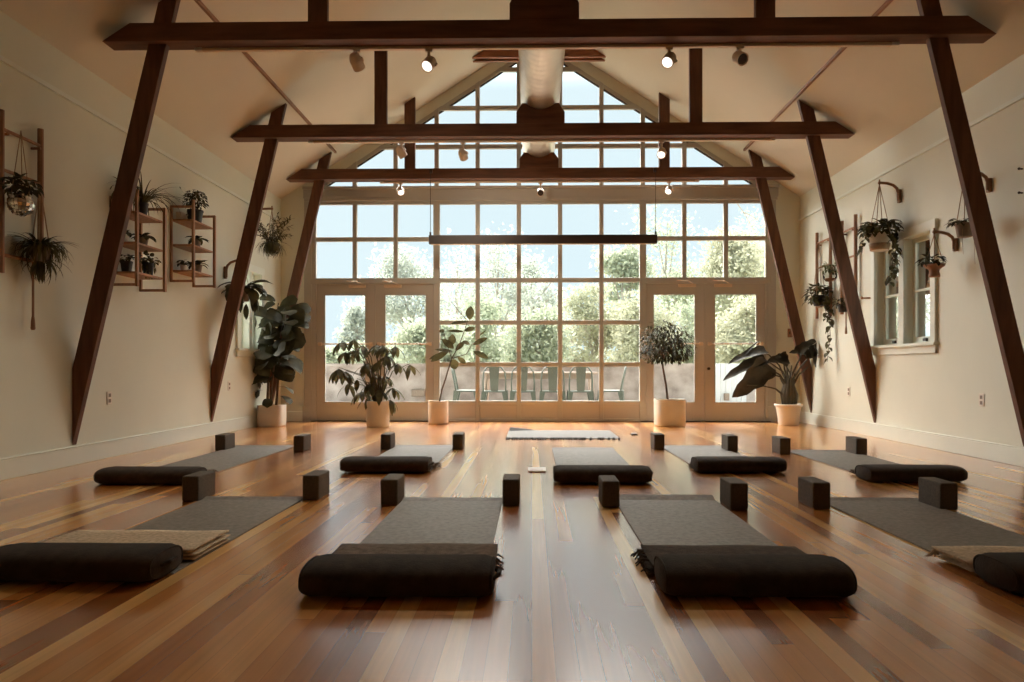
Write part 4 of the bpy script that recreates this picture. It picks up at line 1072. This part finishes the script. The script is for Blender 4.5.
CH_ = [(495, 11.5, 0, 'first from the left along the near side of the terrace table'), (523, 11.5, 0, 'second from the left along the near side of the terrace table'), (552.3, 11.5, 0, 'third from the left along the near side of the terrace table'), (580, 11.5, 0, 'fourth from the left along the near side of the terrace table'),
       (467, 11.75, R(-90), 'turned sideways at the left end of the terrace table'), (611, 11.75, R(80), 'turned sideways at the right end of the terrace table')]
for px, Y, rz, lab in CH_:
    if proto is None: proto = make_chair(); c = proto
    else: c = copy_tree(proto)
    q = at_y(px, 380, Y); c.location = (q.x, Y, -.02); c.rotation_euler = (0,0,rz); c['label'] = 'sage green metal chair %s' % lab
tx0, tx1 = at_y(482, 370, 12.1).x, at_y(596, 370, 12.1).x
tt_ = thing('terrace_table', 'long outdoor table behind the row of sage chairs on the terrace', 'table', ((tx0+tx1)/2, 12.1, -.02))
w_ = (tx1-tx0)/2
b = MB(); b.box(-w_, w_, -.36, .36, .72, .76); b.build('tabletop', M['tabletop'], tt_, bevel=.006)
for sx in (-1, 1):
    for sy in (-1, 1):
        b = MB(); b.tube([(sx*(w_-.1), sy*.3, .72), (sx*(w_-.06), sy*.32, 0)], .024, 8); b.build('leg', M['tabletop'], tt_)
b = MB(); b.box(-w_+.08, w_-.08, -.3, -.27, .64, .72); b.box(-w_+.08, w_-.08, .27, .3, .64, .72); b.build('apron', M['tabletop'], tt_)

import numpy as np
def tree(label, pxc, ytop, ybot, wpx, Y, n, mi, seed, lsz=.07, group='trees beyond the terrace wall', twigs=None, soft=.30):
    rng = np.random.default_rng(seed); rnd = random.Random(seed)
    c0 = at_y(pxc, ytop, Y); c1 = at_y(pxc, ybot, Y); w = wpx*Y/F/2; H = c0.z; zb = max(c1.z, .1)
    t = thing('leafy_tree', label, 'tree', (c0.x, Y, -.06), group)
    b = MB(); base = Vector((rnd.uniform(-.2,.2), 0, 0)); top = Vector((rnd.uniform(-.2,.2), 0, H*.93))
    pts = [base, base.lerp(top,.35)+Vector((.08,0,0)), base.lerp(top,.7)-Vector((.08,0,0)), top]
    tr = max(.03, H*.016); b.tube(pts, [tr, tr*.75, tr*.45, .008], 7)
    tips = []; nb = int(12 + w*5)
    for i in range(nb):
        f_ = rnd.uniform(.22,.9); s = base.lerp(top, f_)
        a = rnd.uniform(0, 2*math.pi); u = rnd.uniform(0,1)
        z = zb + (H-zb)*u; prof = math.sin(math.pi*(.18 + .78*u))**.8
        e = Vector((math.cos(a)*w*.8*prof, math.sin(a)*w*.6*prof, z)); s = base.lerp(top, max(.1, min(.85, (z/H)*.62)))
        mid = s.lerp(e, .5) + Vector((0,0,.12*w)); b.tube([s, mid, e], [tr*.35, tr*.2, .006], 5)
        for k_ in range(5):
            q0 = mid.lerp(e, rnd.uniform(.2,1)); q1 = q0 + Vector((rnd.uniform(-1,1), rnd.uniform(-1,1), rnd.uniform(-.3,1)))*.32*w
            b.tube([q0, q1], [.010,.003], 4); tips += [q0.lerp(q1,.5), q1]
        tips.append(e)
    b.build('trunk', M['tbark'], t)
    tp = np.array([tuple(v) for v in tips]); c = tp[rng.integers(0, len(tp), n)]
    q = c + rng.normal(0, 1, (n,3))*np.array([soft*w*.62, soft*w*.62, soft*w*.5]); q[:,2] = np.clip(q[:,2], .05, H*1.05)
    u = rng.normal(0,1,(n,3)); u /= np.linalg.norm(u,axis=1)[:,None]
    v = np.cross(u, rng.normal(0,1,(n,3))); v /= np.linalg.norm(v,axis=1)[:,None]
    s = (lsz*rng.uniform(.6,1.4,n))[:,None]
    V = np.stack([q-u*s, q+v*s*.5, q+u*s, q-v*s*.5], 1).reshape(-1,3)
    me = bpy.data.meshes.new('crown'); me.from_pydata(V, [], np.arange(n*4).reshape(-1,4)); me.update(); me.materials.append(TREE[mi])
    o = bpy.data.objects.new('crown', me); COL.objects.link(o); o.parent = t
    if twigs:
        b = MB()
        for tw in twigs: b.tube([at_y(px, py, Y) - t.location for px, py in tw], [.03,.02,.008][:len(tw)], 5)
        b.build('bare_branch', M['tbark'], t)
    return t
T = tree
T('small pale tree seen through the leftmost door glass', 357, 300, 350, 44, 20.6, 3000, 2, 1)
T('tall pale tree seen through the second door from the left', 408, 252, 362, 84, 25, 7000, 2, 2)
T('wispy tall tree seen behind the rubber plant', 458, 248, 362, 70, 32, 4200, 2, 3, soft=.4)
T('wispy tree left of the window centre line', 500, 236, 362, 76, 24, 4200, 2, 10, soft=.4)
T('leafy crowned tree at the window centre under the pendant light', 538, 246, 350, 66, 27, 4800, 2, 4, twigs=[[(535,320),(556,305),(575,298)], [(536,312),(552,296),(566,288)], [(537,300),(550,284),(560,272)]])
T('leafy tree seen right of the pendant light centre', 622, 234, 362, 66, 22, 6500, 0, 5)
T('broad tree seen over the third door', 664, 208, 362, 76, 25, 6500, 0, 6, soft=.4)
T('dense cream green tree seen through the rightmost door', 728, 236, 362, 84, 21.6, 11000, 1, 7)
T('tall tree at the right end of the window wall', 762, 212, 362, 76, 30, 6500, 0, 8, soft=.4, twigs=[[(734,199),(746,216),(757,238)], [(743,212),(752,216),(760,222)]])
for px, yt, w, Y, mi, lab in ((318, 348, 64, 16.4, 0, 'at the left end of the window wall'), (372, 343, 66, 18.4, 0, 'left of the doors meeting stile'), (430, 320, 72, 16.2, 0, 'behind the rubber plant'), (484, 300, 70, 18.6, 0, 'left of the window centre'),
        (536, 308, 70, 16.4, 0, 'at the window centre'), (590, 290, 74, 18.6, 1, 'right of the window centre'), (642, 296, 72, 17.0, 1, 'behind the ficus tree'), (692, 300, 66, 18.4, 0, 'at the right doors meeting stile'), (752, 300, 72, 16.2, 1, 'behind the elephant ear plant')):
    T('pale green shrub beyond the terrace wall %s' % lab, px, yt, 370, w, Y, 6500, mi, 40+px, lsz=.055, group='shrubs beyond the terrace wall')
# ------------------------------------------------------------------ light
wd = bpy.data.worlds.new('world'); sc.world = wd; wd.use_nodes = True; nt = wd.node_tree; nt.nodes.clear(); Nn = nt.nodes.new; Lk = nt.links.new
out = Nn('ShaderNodeOutputWorld'); bg = Nn('ShaderNodeBackground'); Lk(bg.outputs[0], out.inputs[0])
tc = Nn('ShaderNodeTexCoord'); sp = Nn('ShaderNodeSeparateXYZ'); Lk(tc.outputs['Generated'], sp.inputs[0])
def mr(src, a, b_, c, d, smooth=True):
    n = Nn('ShaderNodeMapRange'); n.interpolation_type = 'SMOOTHSTEP' if smooth else 'LINEAR'; Lk(src, n.inputs[0])
    for i, x in enumerate((a, b_, c, d)): n.inputs[i+1].default_value = x
    return n.outputs[0]
def mt(op, a, b_):
    n = Nn('ShaderNodeMath'); n.operation = op
    for i, x in enumerate((a, b_)):
        if isinstance(x, (int, float)): n.inputs[i].default_value = x
        else: Lk(x, n.inputs[i])
    return n.outputs[0]
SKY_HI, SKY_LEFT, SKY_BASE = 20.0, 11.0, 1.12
front = mr(sp.outputs[1], .05, .35, 0, 1)               # keeps the added sky brightness beyond the window wall
hi = mt('MULTIPLY', mr(sp.outputs[2], .375, .56, 0, SKY_HI), front)  # sky above the view boosted to light the interior
left = mt('MULTIPLY', mt('MULTIPLY', mr(sp.outputs[0], -.36, -.62, 0, SKY_LEFT), mr(sp.outputs[2], .02, .15, 0, 1)), front)   # unseen sky at left brightened to light the right wall
rear = mr(sp.outputs[1], -.05, -.4, 0, 1.3)            # unseen sky behind the building raised to brighten the trees
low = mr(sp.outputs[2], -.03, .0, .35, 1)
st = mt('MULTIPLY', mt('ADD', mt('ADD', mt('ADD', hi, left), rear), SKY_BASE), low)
cl = Nn('ShaderNodeTexNoise'); cl.inputs['Scale'].default_value = 3; cl.inputs['Detail'].default_value = 4; Lk(tc.outputs['Generated'], cl.inputs[0])
rp = Nn('ShaderNodeValToRGB'); Lk(cl.outputs[0], rp.inputs[0]); rp.color_ramp.elements[0].color = (.70,.845,.90,1); rp.color_ramp.elements[1].color = (.73,.865,.91,1); rp.color_ramp.elements[0].position = .35; rp.color_ramp.elements[1].position = .65
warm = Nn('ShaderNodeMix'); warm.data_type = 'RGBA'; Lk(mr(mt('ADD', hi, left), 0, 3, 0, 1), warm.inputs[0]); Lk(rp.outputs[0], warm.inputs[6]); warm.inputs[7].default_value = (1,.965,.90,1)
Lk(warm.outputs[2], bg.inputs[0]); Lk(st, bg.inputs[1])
wd.cycles.sampling_method = 'MANUAL'; wd.cycles.sample_map_resolution = 1024
sl = bpy.data.lights.new('sun', 'SUN'); sl.energy = .3; sl.angle = R(3); sl.color = (1,.95,.86); so = bpy.data.objects.new('sun', sl); COL.objects.link(so)
so.rotation_euler = Vector((0,0,-1)).rotation_difference(Vector((.12,.75,-.66))).to_euler()
def portal(loc, rot, sx, sy):
    l = bpy.data.lights.new('window_portal', 'AREA'); l.shape = 'RECTANGLE'; l.size = sx; l.size_y = sy; l.cycles.is_portal = True
    o = bpy.data.objects.new('window_portal', l); COL.objects.link(o); o.location = loc; o.rotation_euler = rot
portal((XC, YB+.2, 2.8), (R(-90), 0, 0), 7.0, 5.7)
portal((XL-.2, sum(LWIN[:2])/2, 1.6), (0, R(-90), 0), 1.2, .8)
portal((XR+.2, sum(RWIN[:2])/2, 1.6), (0, R(90), 0), 1.2, 1.2)

sc.view_settings.view_transform = 'Standard'; sc.view_settings.look = 'None'; sc.view_settings.gamma = 1; sc.view_settings.use_curve_mapping = False
sc.view_settings.exposure = 0.0
c_ = sc.cycles
c_.use_denoising = True; c_.max_bounces = 10; c_.diffuse_bounces = 6; c_.glossy_bounces = 4; c_.transparent_max_bounces = 12; c_.sample_clamp_indirect = 8; c_.caustics_reflective = False
